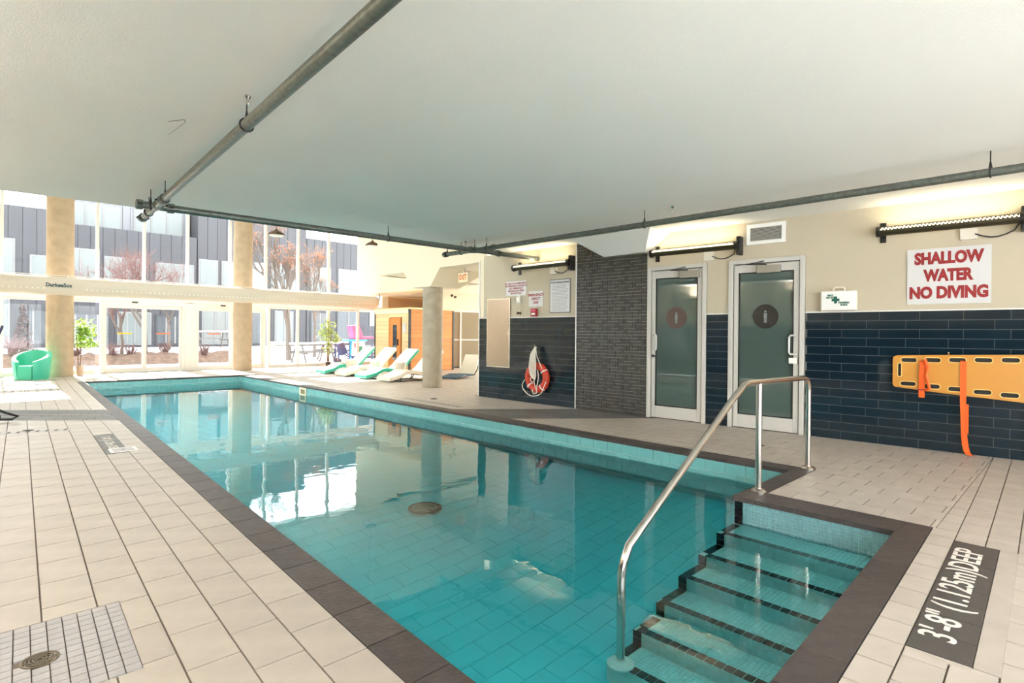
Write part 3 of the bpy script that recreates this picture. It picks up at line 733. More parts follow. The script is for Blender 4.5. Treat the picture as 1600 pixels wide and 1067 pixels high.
# ------------------------------------------------------------------ signs and fittings on the right wall
def on_wall(name, y, z, ang, label, cat): return empty(name, (wallx(y), y, z), ang, label=label, cat=cat)
def big_sign(e):
    B(0,.70,-.012,0,0,.585).build('board', M['signw'], e)
    B(0,.70,-.013,-.001,-.008,0).build('edge', M['handle'], e)
    for i, (s, w) in enumerate((('SHALLOW',.58),('WATER',.42),('NO DIVING',.655))):
        t = text('lettering', s, .165, M['red'], e, (.35,-.0135,.475-.183*i), bold=.0095)
        bpy.context.view_layer.update(); t.scale.x = w/t.dimensions.x
e = on_wall('warning_sign', 1.39, 1.565, angR, 'large white sign with red warning letters on the right wall', 'sign'); big_sign(e)
e = empty('warning_sign', (-1.6,9.0,1.52), PI/2, label='large white sign with red warning letters on the left wall', cat='sign'); big_sign(e)
def thin_sign(y, z0, w, h, lines, m, label, size, extra=None, bold=.0012):
    e = on_wall('notice', y, z0, angL, label, 'sign'); B(0,w,-.008,0,0,h).build('board', M['signw'], e)
    text('lettering', '\n'.join(lines), size, m, e, (w/2,-.0085,h/2), bold=bold, space=1.05); return e
thin_sign(7.40, 1.885, .50, .26, ['IN CASE OF AN EMERGENCY','USE EMERGENCY PHONE TO','CALL EMERGENCY','SERVICES AND PRESS','RED BUTTON'], M['red'], 'white notice with five lines of small red text, furthest left on the life ring wall', .042)
thin_sign(6.83, 1.68, .32, .265, ['EMERGENCY','DIRECT','LINE'], M['red'], 'white sign with three short red words above the red box', .062, bold=.002)
e = on_wall('notice', 6.35, 1.56, angL, 'tall framed white pool rules notice with small grey print under the lamp', 'sign')
B(0,.44,-.01,0,0,.56).build('frame', M['sidingl'], e); B(.012,.428,-.012,-.009,.012,.548).build('sheet', M['signw'], e)
text('heading', 'POOL REGULATIONS', .04, M['dkgrey'], e, (.22,-.0125,.505), bold=.0014)
mb = MB(); random.seed(3)
for i in range(19):
    z = .46-.0235*i; x = .04 if i % 3 == 0 else .055
    while x < .36:
        w = random.uniform(.02,.05); mb.box(x, min(x+w,.395), -.0132, -.012, z, z+.007); x += w+.008
mb.build('fine_print', M['grey'], e)
e = on_wall('access_panel', 7.89, .58, angL, 'tall stainless steel panel set in the dark tiles left of the life ring', 'panel')
B(0,.61,-.024,0,0,1.27).build('panel_frame', M['steel'], e, bevel=.003); B(.02,.59,-.03,-.02,.02,1.25).build('panel_door', M['steelp'], e, bevel=.002); B(.56,.575,-.036,-.03,.6,.66).build('latch', M['chrome'], e)
e = on_wall('wall_phone', 7.10, 1.75, angL, 'small grey metal box below the five line notice', 'intercom')
B(0,.075,-.05,0,0,.13).build('housing', M['handle'], e, bevel=.006); B(.015,.06,-.056,-.049,.02,.1).build('faceplate', M['steel'], e, bevel=.004); B(.02,.055,-.058,-.05,.105,.112).build('slot', M['black'], e)
e = on_wall('shower_button', 7.06, 1.57, angL, 'small chrome push knob on the wall left of the red box', 'wall fitting')
MB().lathe([(.045,-.012),(.045,0)], 18, (0,0,0), 'y').build('plate', M['steel'], e, True); MB().lathe([(.018,-.06),(.024,-.055),(.024,-.02),(.018,-.012)], 14, (0,0,0), 'y').build('knob', M['copper'], e, True)
e = on_wall('alarm_box', 6.75, 1.505, angL, 'small red pull station box below the three word sign', 'alarm')
B(0,.125,-.05,0,0,.135).build('housing', M['redbox'], e, bevel=.005); B(.025,.1,-.058,-.05,.03,.06).build('pull_handle', M['white'], e, bevel=.003); B(.02,.105,-.053,-.05,.09,.115).build('plate', M['pink'], e)

# life ring and rope
e = on_wall('life_ring', 6.55, .455, angL, 'orange life ring hanging with its rope on the dark tiles', 'life ring')
def ringpt(a, R=.235): return (math.cos(a)*R, -.085, math.sin(a)*R)
MB().tube([ringpt(2*PI*k/36,.20) for k in range(36)], .062, 14, closed=True).build('ring', M['ring'], e, True)
for a in (.6, 2.2, 3.9, 5.4):
    MB().tube([(math.cos(a)*R_, -.085+s_*.066, math.sin(a)*R_) for R_, s_ in ((.262,0),(.24,-.8),(.2,-1),(.16,-.8),(.138,0))], .012, 6).build('band', M['white'], e)
MB().tube([(x, -.15-.02*math.sin(t*3), z) for t in [k/24 for k in range(25)] for x, z in [((-.255-.03*math.sin(t*PI*4))*math.cos(t*PI*1.15-.4), -.05-.26*math.sin(t*PI))]], .007, 6).build('grab_line', M['rope'], e, True)
MB().tube([(.07+.02*math.sin(k*.4), -.16, .14-.42*k/14 if k < 9 else .14-.42*8/14-.03*(k-8)) for k in range(14)]+[(-.02,-.16,-.27),(-.05,-.16,-.2)], .008, 6).build('line', M['rope'], e, True)
cr_ = empty('rope_coil', (wallx(6.58),6.58,.455), angL, label='bundle of white rope looped over a hook above the orange life ring', cat='rope')
for k in range(7):
    o_ = (k-3)*.013
    MB().tube([(o_*.3,-.10,.53),(o_*1.6-.008,-.15-.004*k,.40),(o_*2.2-.012,-.155-.004*k,.22),(o_*1.8-.02,-.15,.08-.02*k*.5),(o_-.01,-.16,.03-.012*k)], .0085, 6).build('loop', M['rope'], cr_, True)
MB().tube([(0,-.10,.53),(.06,-.14,.38),(.14,-.15,.25),(.2,-.13,.12)], .007, 6).build('tail', M['rope'], cr_, True)
MB().tube([(-.02,-.16,.02),(-.05,-.17,-.02),(-.03,-.17,-.07),(.03,-.17,-.05),(.06,-.17,-.15),(.1,-.17,-.2)], .008, 6).build('tail', M['rope'], cr_, True)
MB().tube([(0,0,.54),(0,-.12,.54),(0,-.13,.57)], .009, 8).build('hook', M['chrome'], cr_, True)

# vent, first aid box
e = on_wall('air_vent', 3.10, 2.375, angR, 'white framed air vent with grey louvres above the right door', 'vent')
W_, H_ = .47, .26
for a in ((0,W_,-.02,0,0,.045),(0,W_,-.02,0,H_-.045,H_),(0,.045,-.02,0,.045,H_-.045),(W_-.045,W_,-.02,0,.045,H_-.045)): B(*a).build('frame_bar', M['white'], e)
B(.045,W_-.045,-.004,.0,.045,H_-.045).build('duct_back', M['hole'], e)
for i in range(11):
    z = .05+.0152*i; MB().add([(.045,-.016,z),(W_-.045,-.016,z),(W_-.045,-.005,z+.01),(.045,-.005,z+.01),(.045,-.016,z+.002),(W_-.045,-.016,z+.002),(W_-.045,-.005,z+.012),(.045,-.005,z+.012)], [(0,1,2,3),(7,6,5,4),(0,4,5,1),(1,5,6,2),(2,6,7,3),(3,7,4,0)]).build('louvre', M['handle'], e)
e = on_wall('first_aid_box', 2.22, 1.502, angR, 'white first aid case with a green cross standing on the tile ledge', 'first aid kit')
B(0,.37,-.09,-.006,0,.235).build('case', M['offw'], e, bevel=.012); B(.01,.36,-.094,-.05,.01,.225).build('lid', M['white'], e, bevel=.01)
MB().tube([(.125,-.05,.23),(.13,-.05,.262),(.15,-.05,.275),(.22,-.05,.275),(.24,-.05,.262),(.245,-.05,.23)], .011, 8).build('handle', M['offw'], e, True)
cx_ = B(.145,.175,-.0965,-.094,.085,.165); cx_.box(.12,.20,-.0965,-.094,.11,.14); cx_.build('cross', M['green'], e)
text('lettering', 'FIRST\nAID KIT', .026, M['green'], e, (.105,-.0965,.165), bold=.0015, space=1.0); text('lettering', 'PREMIERS\nSOINS', .026, M['green'], e, (.245,-.0965,.078), bold=.0015)

# spine board ---------------------------------------------------------
e = on_wall('spine_board', 1.50, 0, angR, 'long yellow plastic spine board with hand slots hung on the dark tiles', 'rescue board')
def board_mesh():
    # outline with slots cut: built as a grid of cells between slots
    Lb = 1.83
    def ztop(x): return 1.0+.045*min(x,1.5)/1.0*1.0 if False else 1.0+.035*min(x,1.1)
    def zbot(x): return .655-.075*min(x,1.3)
    cols = [0]; slots = []
    x = .11
    sl = []
    for i in range(9): sl.append((.07+.205*i, .07+.205*i+.145))
    return Lb, ztop, zbot, sl
Lb, ztop, zbot, sl = board_mesh()
import bmesh
me = bpy.data.meshes.new('board'); bm = bmesh.new()
outer = []
def rnd(cx, cz, r, a0, a1, n=5): return [(cx+r*math.cos(a0+(a1-a0)*k/n), cz+r*math.sin(a0+(a1-a0)*k/n)) for k in range(n+1)]
outer = rnd(.04,ztop(0)-.04,.04,PI/2,PI)+rnd(.035,zbot(0)+.04,.035,PI,1.5*PI)+[(x_,zbot(x_)) for x_ in (.4,.8,1.3)]+rnd(Lb-.05,zbot(2)+.05,.05,1.5*PI,2*PI)+rnd(Lb-.05,ztop(2)-.05,.05,0,PI/2)+[(x_,ztop(x_)) for x_ in (1.1,.6,.3)]
holes = []
def slot_poly(x0, x1, z, h):
    r = h/2; return rnd(x0+r,z,r,PI/2,1.5*PI,6)+rnd(x1-r,z,r,-PI/2,PI/2,6)
for x0, x1 in sl:
    xm = (x0+x1)/2
    if x1 < Lb-.03:
        holes.append(slot_poly(x0,x1,ztop(xm)-.05,.052)); holes.append(slot_poly(x0-.005,x1-.005,zbot(xm)+.055,.052))
holes.append([(x_,z_) for x_, z_ in rnd(.06,.905,.018,0,PI,6)+rnd(.06,.79,.018,PI,2*PI,6)])
holes = [h for h in holes]
cu = bpy.data.curves.new('board', 'CURVE'); cu.dimensions = '2D'; cu.fill_mode = 'BOTH'; cu.extrude = .024; cu.bevel_depth = .003; cu.bevel_resolution = 1
for pl in [outer]+holes:
    s_ = cu.splines.new('POLY'); s_.points.add(len(pl)-1); s_.use_cyclic_u = True
    for i, (x_, z_) in enumerate(pl): s_.points[i].co = (x_, z_, 0, 1)
ob = bpy.data.objects.new('board', cu); cu.materials.append(M['boardy']); COL.objects.link(ob); ob.parent = e; ob.rotation_euler = (PI/2,0,0); ob.location = (0,-.062,0); to_mesh(ob)
for h in holes:
    mb = MB().tube([(x_,-.092,z_) for x_, z_ in h], .005, 5, closed=True); mb.build('slot_rim', M['rim'], e)
    c_ = (sum(p[0] for p in h)/len(h), sum(p[1] for p in h)/len(h))
    mb = MB(); mb.add([(x_,-.075,z_) for x_, z_ in h], [tuple(range(len(h)))]); mb.build('slot_backing', M['slot'], e)
for x_ in (.19+.015,.60+.012,1.01+.02,1.42): 
    for zz in (ztop(x_)-.05, zbot(x_)+.055): MB().tube([(x_-.03,-.062,zz-.024),(x_-.03,-.062,zz+.024)], .005, 6).build('strap_pin', M['chrome'], e)
MB().tube([(.48,0,1.02),(.48,-.07,1.02),(.48,-.1,1.045)], .008, 6).build('wall_hook', M['chrome'], e)
MB().tube([(1.3,0,.57),(1.3,-.09,.545),(1.3,-.1,.56)], .008, 6).build('wall_hook', M['chrome'], e)
def strap(pts, w, name, label, y):
    s0 = empty('strap', (wallx(y), y, 0), angR, label=label, cat='strap')
    n = len(pts); vs = []
    for x_, yy, z_ in pts: vs += [(x_-w/2,yy,z_),(x_+w/2,yy,z_),(x_+w/2,yy+.003,z_),(x_-w/2,yy+.003,z_)]
    fs = [(3,2,1,0),(4*n-4,4*n-3,4*n-2,4*n-1)]
    for i in range(n-1):
        for k in range(4): a = 4*i+k; b_ = 4*i+(k+1)%4; fs.append((a,b_,b_+4,a+4))
    MB().add(vs, fs).build(name, M['strap'], s0); return s0
s1 = strap([(0,-.06,1.02-.05),(0,-.10,.985-.04),(.0,-.115,.90),(-.005,-.12,.80),(-.005,-.11,.69),(-.008,-.105,.60),(-.008,-.095,.56)], .052, 'webbing', 'short orange strap looped through the left end of the yellow board', 1.235)
MB().tube([(.02,-.12,.97),(.045,-.125,.88),(.03,-.13,.80),(.05,-.13,.72),(.06,-.12,.66),(.03,-.11,.64)], .016, 6).build('folded_loop', M['strap'], s1, True)
B(-.045,.05,-.118,-.108,.638,.65).build('buckle', M['redbox'], s1)
strap([(0,-.05,.975),(.0,-.1,.955),(.0,-.102,.6),(.0,-.10,.55),(.005,-.09,.40),(.007,-.085,.30),(.01,-.08,.20),(.02,-.075,.10),(.035,-.08,.03),(.055,-.10,.006),(.09,-.12,.004)], .05, 'webbing', 'long orange strap hanging from the yellow board down to the floor', .90)
B(.028,.045,-.0955,-.085,.22,.52).build('webbing_double', M['strap'], bpy.data.objects[[o.name for o in bpy.data.objects if o.name.startswith('strap')][-1]] if False else [o for o in bpy.data.objects if o.get('label','').startswith('long orange strap')][0])

# ------------------------------------------------------------------ pipes under the ceiling
PZC = 2.50
def pipe(name, pts, r, label, couplings, hangers):
    e = empty(name, pts[0], label=label, cat='pipe'); o = Vector(pts[0]); P = [Vector(p)-o for p in pts]
    MB().tube(P, r, 14).build('pipe_run', M['galv'], e, True)
    d = (P[-1]-P[0]); L_ = d.length; u = d/L_
    for t in couplings:
        c = P[0]+u*t
        MB().tube([c-u*.03, c+u*.03], r*1.35, 14).build('coupling', M['galv'], e, True)
        side = u.cross(Vector((0,0,1)))
        for s in (-1,1): MB().tube([c+side*s*r*1.5-u*.02, c+side*s*r*1.5+u*.02], .011, 6).build('bolt', M['dkmetal'], e)
    for t in hangers:
        c = P[0]+u*t
        side = u.cross(Vector((0,0,1)))
        MB().tube([c+side*math.cos(a)*r*1.15+Vector((0,0,math.sin(a)*r*1.15)) for a in [2*PI*k/12 for k in range(12)]], .006, 5, closed=True).build('hanger_ring', M['dkmetal'], e)
        top_ = CZ-o.z
        MB().tube([c+Vector((0,0,r)), Vector((c.x,c.y,top_))], .0045, 6).build('hanger_rod', M['dkmetal'], e)
        MB().tube([c+Vector((0,0,r)), c+Vector((0,0,r+.05))], .013, 6, r1=.006).build('hanger_nut', M['dkmetal'], e)
    return e
pipe('sprinkler_pipe', [(1.03,-1.0,PZC),(1.40,7.66,PZC)], .036, 'galvanised pipe over the left deck running from the viewer to the crossing', [7.45,7.75,8.6], [4.7,7.3,8.2,8.5])
pipe('sprinkler_pipe', [(5.78,-1.5,PZC),(5.60,7.45,PZC)], .034, 'galvanised pipe along the right side in front of the wall lamps', [7.75,8.15,8.9], [2.05,5.15,7.9,8.5,8.85])
pipe('sprinkler_pipe', [(1.20,6.80,PZC-.0),(7.30,6.62,PZC-.0)], .038, 'galvanised cross pipe spanning the pool under the ceiling edge', [.02,.30,4.35,4.9], [.12,2.9,4.42,5.9])
# sprinkler heads and ceiling anchors
for x_, y_ , lb in ((1.22,3.65,'small sprinkler head on top of the left pipe beside its hanger'),(5.70,3.3,'small sprinkler head on the ceiling above the right pipe'),(5.62,6.9,'small sprinkler head beside the pipe crossing')):
    e = empty('sprinkler', (x_,y_,CZ-.0), label=lb, cat='sprinkler'); MB().lathe([(.008,-.06),(.012,-.05),(.008,-.03),(.02,-.01),(.02,0)], 10).build('body', M['chrome'], e)

cm = MB(); q_ = [at(262,190,2.667), at(288,187,2.667), at(290,191,2.667), at(264,210,2.667)]
for a_, b_ in zip(q_, q_[1:]): cm.tube([a_, b_], .0022, 4)
tag(cm.build('ceiling_mark', M['grey']), 'faint pencilled tick mark on the ceiling left of the left pipe', 'mark')
# ------------------------------------------------------------------ columns
def column(x, y, r, h, m, label):
    o = MB().lathe([(r*.985,0),(r,.02),(r,h)], 40, (0,0,0)).build('column', m, None, True); o.location = (x,y,0); return S(o, label, 'column')
column(7.38, 10.20, .222, 2.24, M['concrete'], 'short round concrete column under the cream capital, right of the loungers')
column(1.60, 18.45, .285, 5.15, M['sand'], 'tall round concrete column behind the teal tub chair')
column(6.05, 18.40, .27, 5.15, M['sand'], 'tall round concrete column at the far right corner of the pool')

# ------------------------------------------------------------------ window wall
GY = 19.1
U = [-1.6,-.62,.50,1.62,2.45,3.55,4.67,5.88,6.99,8.08,9.20,10.37]
wn = 1
ordn = 'first second third fourth fifth sixth seventh eighth ninth tenth eleventh twelfth'.split()
for i in range(len(U)-1):
    x0, x1 = U[i], U[i+1]; e = empty('window_%d' % wn, (x0,GY,0), label='tall upper window bay above the fabric duct, %s from the left wall' % ordn[i], kind='structure'); wn += 1
    B(-.035,.035,-.07,.05,2.05,5.12).build('mullion', M['frame'], e); B(.035,x1-x0-.035,-.004,.004,2.16,5.05).build('pane', M['glass'], e)
    B(.035,x1-x0-.035,-.05,.04,2.05,2.16).build('rail', M['frame'], e); B(.035,x1-x0-.035,-.05,.04,5.05,5.12).build('rail', M['frame'], e)
LWN = [(-1.6,-.62),(-.62,.50),(.50,1.62),(1.62,2.45),(7.1,8.08),(8.08,9.20),(9.20,10.37),(10.37,11.32)]
for i, (x0, x1) in enumerate(LWN):
    e = empty('window_%d' % wn, (x0,GY,0), label='lower fixed window bay below the duct, %s from the left wall' % ordn[i], kind='structure'); wn += 1
    B(-.035,.035,-.07,.05,0,2.05).build('mullion', M['frame'], e); B(.035,x1-x0-.035,-.004,.004,.10,1.98).build('pane', M['glass'], e)
    B(.035,x1-x0-.035,-.05,.04,0,.10).build('rail', M['frame'], e); B(.035,x1-x0-.035,-.05,.04,1.98,2.05).build('rail', M['frame'], e)
def sliding(n, x0, x1, label, stickers):
    e = empty('door_%d' % n, (x0,GY,0), label=label, cat='door', kind='structure'); w = x1-x0
    for a in ((0,.08,-.1,.05,0,2.05),(w-.08,w,-.1,.05,0,2.05),(.08,w-.08,-.1,.05,1.93,2.05),(.08,w-.08,-.1,.05,0,.03)): B(*a).build('door_frame', M['frame'], e)
    hw = (w-.16)/2
    for k in range(2):
        a = .08+k*hw; y = -.06 if k == 0 else -.02
        lf = B(a,a+.06,y-.02,y+.02,.03,1.93); lf.box(a+hw-.06,a+hw,y-.02,y+.02,.03,1.93); lf.box(a+.06,a+hw-.06,y-.02,y+.02,1.83,1.93); lf.box(a+.06,a+hw-.06,y-.02,y+.02,.03,.14)
        leaf = lf.build('leaf', M['frame'], e); B(a+.06,a+hw-.06,y-.003,y+.003,.14,1.83).build('pane', M['glass'], leaf)
        sc_ = stickers[k]
        if sc_: 
            mb = MB(); c = a+hw/2; mb.prism([(c-.19,0),(c-.14,-.0),(c+.19,0),(c+.14,.0)],0,0) if False else None
            B(c-.18,c+.18,y-.006,y-.003,1.10,1.135).build('sticker', M[sc_], leaf, bevel=.0)
    B(w*.35,w*.35+.14,-.14,-.1,1.99,2.03).build('sensor', M['black'], e)
    return e
sliding(3, 2.52, 4.60, 'left pair of glass sliding doors with yellow and orange stickers', ('yell','orng'))
sliding(4, 4.84, 6.98, 'right pair of glass sliding doors behind the far column', ('orng',None))
S(B(4.60,4.84,GY-.12,GY+.05,0,2.05).build('trim', M['frame']), 'white ribbed pilaster between the two sliding door pairs', 'pilaster')
S(B(-1.6,11.35,GY-.12,GY-.075,2.03,2.17).build('trim', M['frame']), 'white transom band across the window wall behind the duct', 'transom')
S(B(-1.6,11.35,GY-.06,GY+.06,-.02,.012).build('trim', M['frame']), 'white sill along the foot of the window wall', 'sill')

# duct ----------------------------------------------------------------
DY, DZc, DR = 17.8, 2.295, .232
e = empty('fabric_duct', (0,DY,DZc), label='long white fabric air duct hung in front of the window wall', cat='air duct')
n = 90; vs = []; fs = []; sg = 28
for i in range(n+1):
    x = -1.55+(10.42+1.55)*i/n; r = DR*(1-.035*(i/n))+.003*math.sin(i*1.3)
    if i == n: r *= .8
    for k in range(sg): a = 2*PI*k/sg; vs.append((x, r*math.cos(a), r*math.sin(a)*(1.0)))
for i in range(n):
    for k in range(sg): fs.append((i*sg+k, i*sg+(k+1)%sg, (i+1)*sg+(k+1)%sg, (i+1)*sg+k))
fs.append(tuple(range(sg))); fs.append(tuple(n*sg+k for k in range(sg-1,-1,-1)))
MB().add(vs, fs).build('duct_sleeve', M['duct'], e, True)
MB().tube([(-1.55,0,DR+.03),(10.5,0,DR+.01)], .008, 6).build('suspension_wire', M['frame'], e)
for k in range(24): x = -1.3+.5*k; B(x-.012,x+.012,-.012,.012,DR-.02,DR+.035).build('clip', M['white'], e)
mb = MB()
for k in range(110):
    x = -1.2+.105*k
    if 1.3 < x < 2.0: continue
    a = math.radians(200); mb.lathe([(.013,-.004),(.013,.004)], 8, (x, (DR+.001)*math.cos(a), (DR+.001)*math.sin(a)), 'y')
mb.build('perforations', M['dot'], e, kind='stuff')  # small discs, paler than the sleeve, mark the row of holes
text('lettering', 'DurkeeSox', .13, M['dk_text'], e, (1.50,-DR-.006,-.0), bold=.004, sx=.85)
MB().tube([(10.42,-.05,-.1),(10.5,-.02,.05),(10.55,0,.2),(10.5,.0,.3)], .02, 8).build('end_cord', M['grey'], e, True)

# pendants ------------------------------------------------------------
def pendant(px, py, Y, label):
    p = aty(px, py, Y); e = empty('pendant_lamp', p, label=label, cat='pendant lamp', group='pendant lamps over the far pool end')
    MB().lathe([(.19,-.055),(.185,-.03),(.15,.0),(.10,.035),(.05,.05),(.04,.075),(.012,.09)], 24).build('shade', M['copper'], e, True)
    MB().lathe([(.13,-.075),(.165,-.056),(.165,-.05)], 24).build('diffuser', M['white'], e, True)
    MB().tube([(0,0,.08),(0,0,5.12-p.z)], .008, 6).build('stem', M['dkmetal'], e)
pendant(432, 364, 13.0, 'dark bowl pendant lamp hanging in front of the windows, nearer the left column')
pendant(582, 381, 13.4, 'dark bowl pendant lamp hanging in front of the white upper wall')
pendant(99, 299, 12.4, 'pendant lamp mostly hidden behind the ceiling edge in front of the left column')
# exit sign
e = empty('exit_sign', (7.5,9.25,2.29), -PI/2, label='lit exit sign hanging from the ceiling beside the capital', cat='sign')
B(-.16,.16,-.03,.03,0,.20).build('housing', M['offw'], e, bevel=.004); B(-.145,.145,-.034,-.03,.015,.185).build('face', M['exitf'], e); text('lettering', 'EXIT', .15, M['exitt'], e, (0,-.036,.1), bold=.004, sx=.8)
B(-.02,.02,-.02,.02,.20,.31).build('mount', M['offw'], e)
e = empty('spot_light', aty(708,462,14.9), label='small twin spot on the wall above the taupe glazed partition', cat='spot lamp'); MB().lathe([(.03,-.06),(.05,0)], 10, (-.06,0,0), 'y').build('head', M['copper'], e); MB().lathe([(.03,-.06),(.05,0)], 10, (.08,0,-.04), 'y').build('head', M['copper'], e)

# ------------------------------------------------------------------ sauna
e = empty('sauna_cabin', (9.65,14.54,0), label='cedar sauna cabin with a narrow glass door behind the loungers', cat='sauna')
SLn, SWd, SHt = 2.05, 1.7, 1.97
B(.03,SWd,.03,SLn,0,SHt-.03).build('core', M['wood'], e)
for i in range(15):
    z0 = .01+.13*i
    B(0,.03,.03,.42,z0+.003,z0+.127).build('plank', M['woodl'], e); B(0,.03,1.12,SLn-.04,z0+.003,z0+.127).build('plank', M['woodl'], e)  # front planks coloured paler than the side for the sun on them
    if z0 > 1.68: B(0,.03,.42,1.12,z0+.003,z0+.127).build('plank', M['woodl'], e)
    B(.04,SWd,.0,.03,z0+.003,z0+.127).build('plank', M['wood'], e)
B(-.02,.045,-.02,.03,0,SHt).build('corner_trim', M['black'], e); B(-.02,.04,SLn-.04,SLn,0,SHt).build('corner_trim', M['black'], e); B(SWd-.03,SWd+.02,-.02,.03,0,SHt).build('corner_trim', M['black'], e)
B(-.03,SWd+.05,-.03,SLn+.02,SHt-.03,SHt+.02).build('roof', M['woodl'], e); B(-.035,-.0,.03,SLn-.04,SHt-.16,SHt-.03).build('fascia', M['wallw'], e)
dr = B(-.01,.03,.55,1.10,.02,1.66).build('door', M['wood'], e); B(-.016,-.009,.70,.92,.35,1.45).build('pane', M['dkglass'], dr); B(-.05,-.01,.60,.63,.8,1.0).build('handle', M['black'], dr)
B(-.02,.0,.46,.53,0,1.68).build('door_post', M['wood'], e); B(-.02,0,1.1,1.17,0,1.68).build('door_post', M['wood'], e)
B(-.02,.0,.17,.36,1.2,1.5).build('notice', M['signw'], e)

# glazed taupe partition
P0, P1 = (11.35,15.4), (12.95,15.02)
e = empty('window_40', (P0[0],P0[1],0), math.atan2(P1[1]-P0[1],P1[0]-P0[0]), label='taupe glazed partition with pale mullions right of the sauna', kind='structure')
pl = 2.6
for i in range(3): B(.85*i-.03,.85*i+.03,-.04,.03,0,1.99).build('mullion', M['frame'], e)
for i in range(3): B(.85*i+.03,.85*(i+1)-.03,-.005,.005,.05,1.94).build('panel', M['blind'], e); B(.85*i+.03,.85*(i+1)-.03,-.02,.0,.96,1.0).build('rail', M['frame'], e); B(.85*i+.03,.85*(i+1)-.03,-.03,.02,1.94,1.99).build('rail', M['frame'], e); B(.85*i+.03,.85*(i+1)-.03,-.03,.02,0,.05).build('rail', M['dframe'], e)
S(MB().prism([P0,(13.9,14.8),(13.9,14.95),(P0[0],P0[1]+.15)], 1.99, 2.6).build('wall_far', M['wallw']), 'white wall above the taupe glazed partition', 'wall')

# ------------------------------------------------------------------ loungers
def lounger(x, y, ang, body, label):
    e = empty('sun_lounger', (x,y,0), ang, label=label, cat='sun lounger', group='sun loungers in front of the sauna')
    c = [(0,.11),(.12,.13),(.28,.17),(.46,.25),(.60,.28),(.74,.26),(.88,.22),(1.0,.235),(1.12,.33),(1.28,.50),(1.44,.66),(1.55,.76)]
    th = .085; bot = [(a-(.035 if i > 7 else 0)+.0,b-th-(.0 if i < 8 else -.02)) for i, (a, b) in enumerate(c)]
    bot = [(a+(.05 if i > 7 else 0)+(.0), b) for i, (a, b) in enumerate(bot)]
    MB().sweep(c+bot[::-1], -.33, .33).build('shell', M[body], e, bevel=.008)
    c2 = [(a,b+.003) for a, b in c]; MB().sweep([(a-.004,b+.006) for a, b in c[7:]]+[(a-.001,b) for a, b in c[7:]][::-1], -.315, .315).build('sunlit_back', M['white'], e)  # white sheet puts the sun's glare on the backrest into its colour
    for s in (-.30,.30):
        MB().tube([(.30,s,.14),(.34,s,.015),(.95,s,.015),(1.05,s,.22)], .014, 6).build('runner', M['black'], e)
    MB().tube([(.34,-.3,.015),(.34,.3,.015)], .014, 6).build('crossbar', M['black'], e); MB().tube([(.95,-.3,.015),(.95,.3,.015)], .014, 6).build('crossbar', M['black'], e)
    MB().tube([(.95,-.25,.015),(1.25,-.25,.44)], .014, 6).build('back_strut', M['black'], e); MB().tube([(.95,.25,.015),(1.25,.25,.44)], .014, 6).build('back_strut', M['black'], e)
lounger(7.20, 15.42, -.05, 'teal', 'teal sun lounger furthest from the concrete column, beside the green plant')
lounger(7.20, 14.22, -.05, 'cream', 'cream sun lounger between the two teal ones')
lounger(7.20, 13.10, -.05, 'teal', 'teal sun lounger between the two cream ones')
lounger(7.22, 12.02, -.05, 'cream', 'cream sun lounger nearest the concrete column')
def drum(px, py, label):
    p = Vector((px, py, 0)); e = empty('side_table', (p.x,p.y,0), label=label, cat='side table', group='drum side tables among the loungers')
    MB().lathe([(.14,0),(.12,.03),(.145,.3),(.165,.40)], 24).build('base', M['cream'], e, True); MB().lathe([(.175,.40),(.18,.425),(.165,.43)], 24).build('table_top', M['white'], e, True)
drum(7.85, 14.80, 'cream drum side table beside the far teal lounger'); drum(8.0, 13.66, 'cream drum side table between the middle loungers'); drum(8.05, 12.55, 'cream drum side table beside the nearest cream lounger')
# folded blue lounge frame behind the column
e = empty('folding_recliner', (8.95,11.7,0), .2, label='folded recliner with blue fabric on the floor behind the concrete column', cat='recliner')
MB().sweep([(0,.05),(.4,.12),(.8,.10),(.8,.06),(.4,.08),(0,.02)], -.25, .25).build('seat', mat('blue grey fabric', (60,90,110), .7), e); MB().tube([(0,-.27,.03),(.8,-.27,.08),(1.0,-.27,.3)], .014, 6).build('leg', M['black'], e); MB().tube([(0,.27,.03),(.8,.27,.08),(1.0,.27,.3)], .014, 6).build('leg', M['black'], e)
MB().sweep([(.78,.1),(1.05,.62),(1.10,.60),(.84,.08)], -.25, .25).build('backrest', M['cream'], e)

# tub chair -----------------------------------------------------------
e = empty('tub_chair', (1.02,17.80,0), -.55, label='teal plastic tub chair standing in front of the left column', cat='armchair')
mb = MB(); N = 36; prof = []
def tub(a):     # height of rim by angle; opening faces local -y
    f = (1+math.sin(a))/2; return .40+.30*(f**.8)
ri, ro = .27, .345
rings_ = []
for k in range(N+1):
    a = math.radians(-62)+math.radians(304)*k/N; rings_.append((a, tub(a)))
vs = []
for a, h in rings_:
    c_, s_ = math.cos(a), math.sin(a)
    for r, z in ((ro*.88,0),(ro*.96,.2),(ro*1.02,h-.03),(ro*.99,h),(ri*1.03,h+.003),(ri,h-.03),(ri*.92,.30)): vs.append((c_*r*1.08, s_*r, z))
q = 7; fs = []
for k in range(N):
    for j in range(q-1): fs.append((k*q+j, (k+1)*q+j, (k+1)*q+j+1, k*q+j+1))
fs.append(tuple(range(q))); fs.append(tuple(N*q+j for j in range(q-1,-1,-1)))
MB().add(vs, fs).build('tub_shell', M['teal'], e, True)
seat = [(math.cos(math.radians(-62)+math.radians(304)*k/24)*ri*1.05, math.sin(math.radians(-62)+math.radians(304)*k/24)*ri*.98) for k in range(25)]
MB().prism([(x*1.03, y) for x, y in seat]+[(-.15,-.29),(.15,-.29)], .0, .34).build('seat', M['teal'], e, bevel=.015)
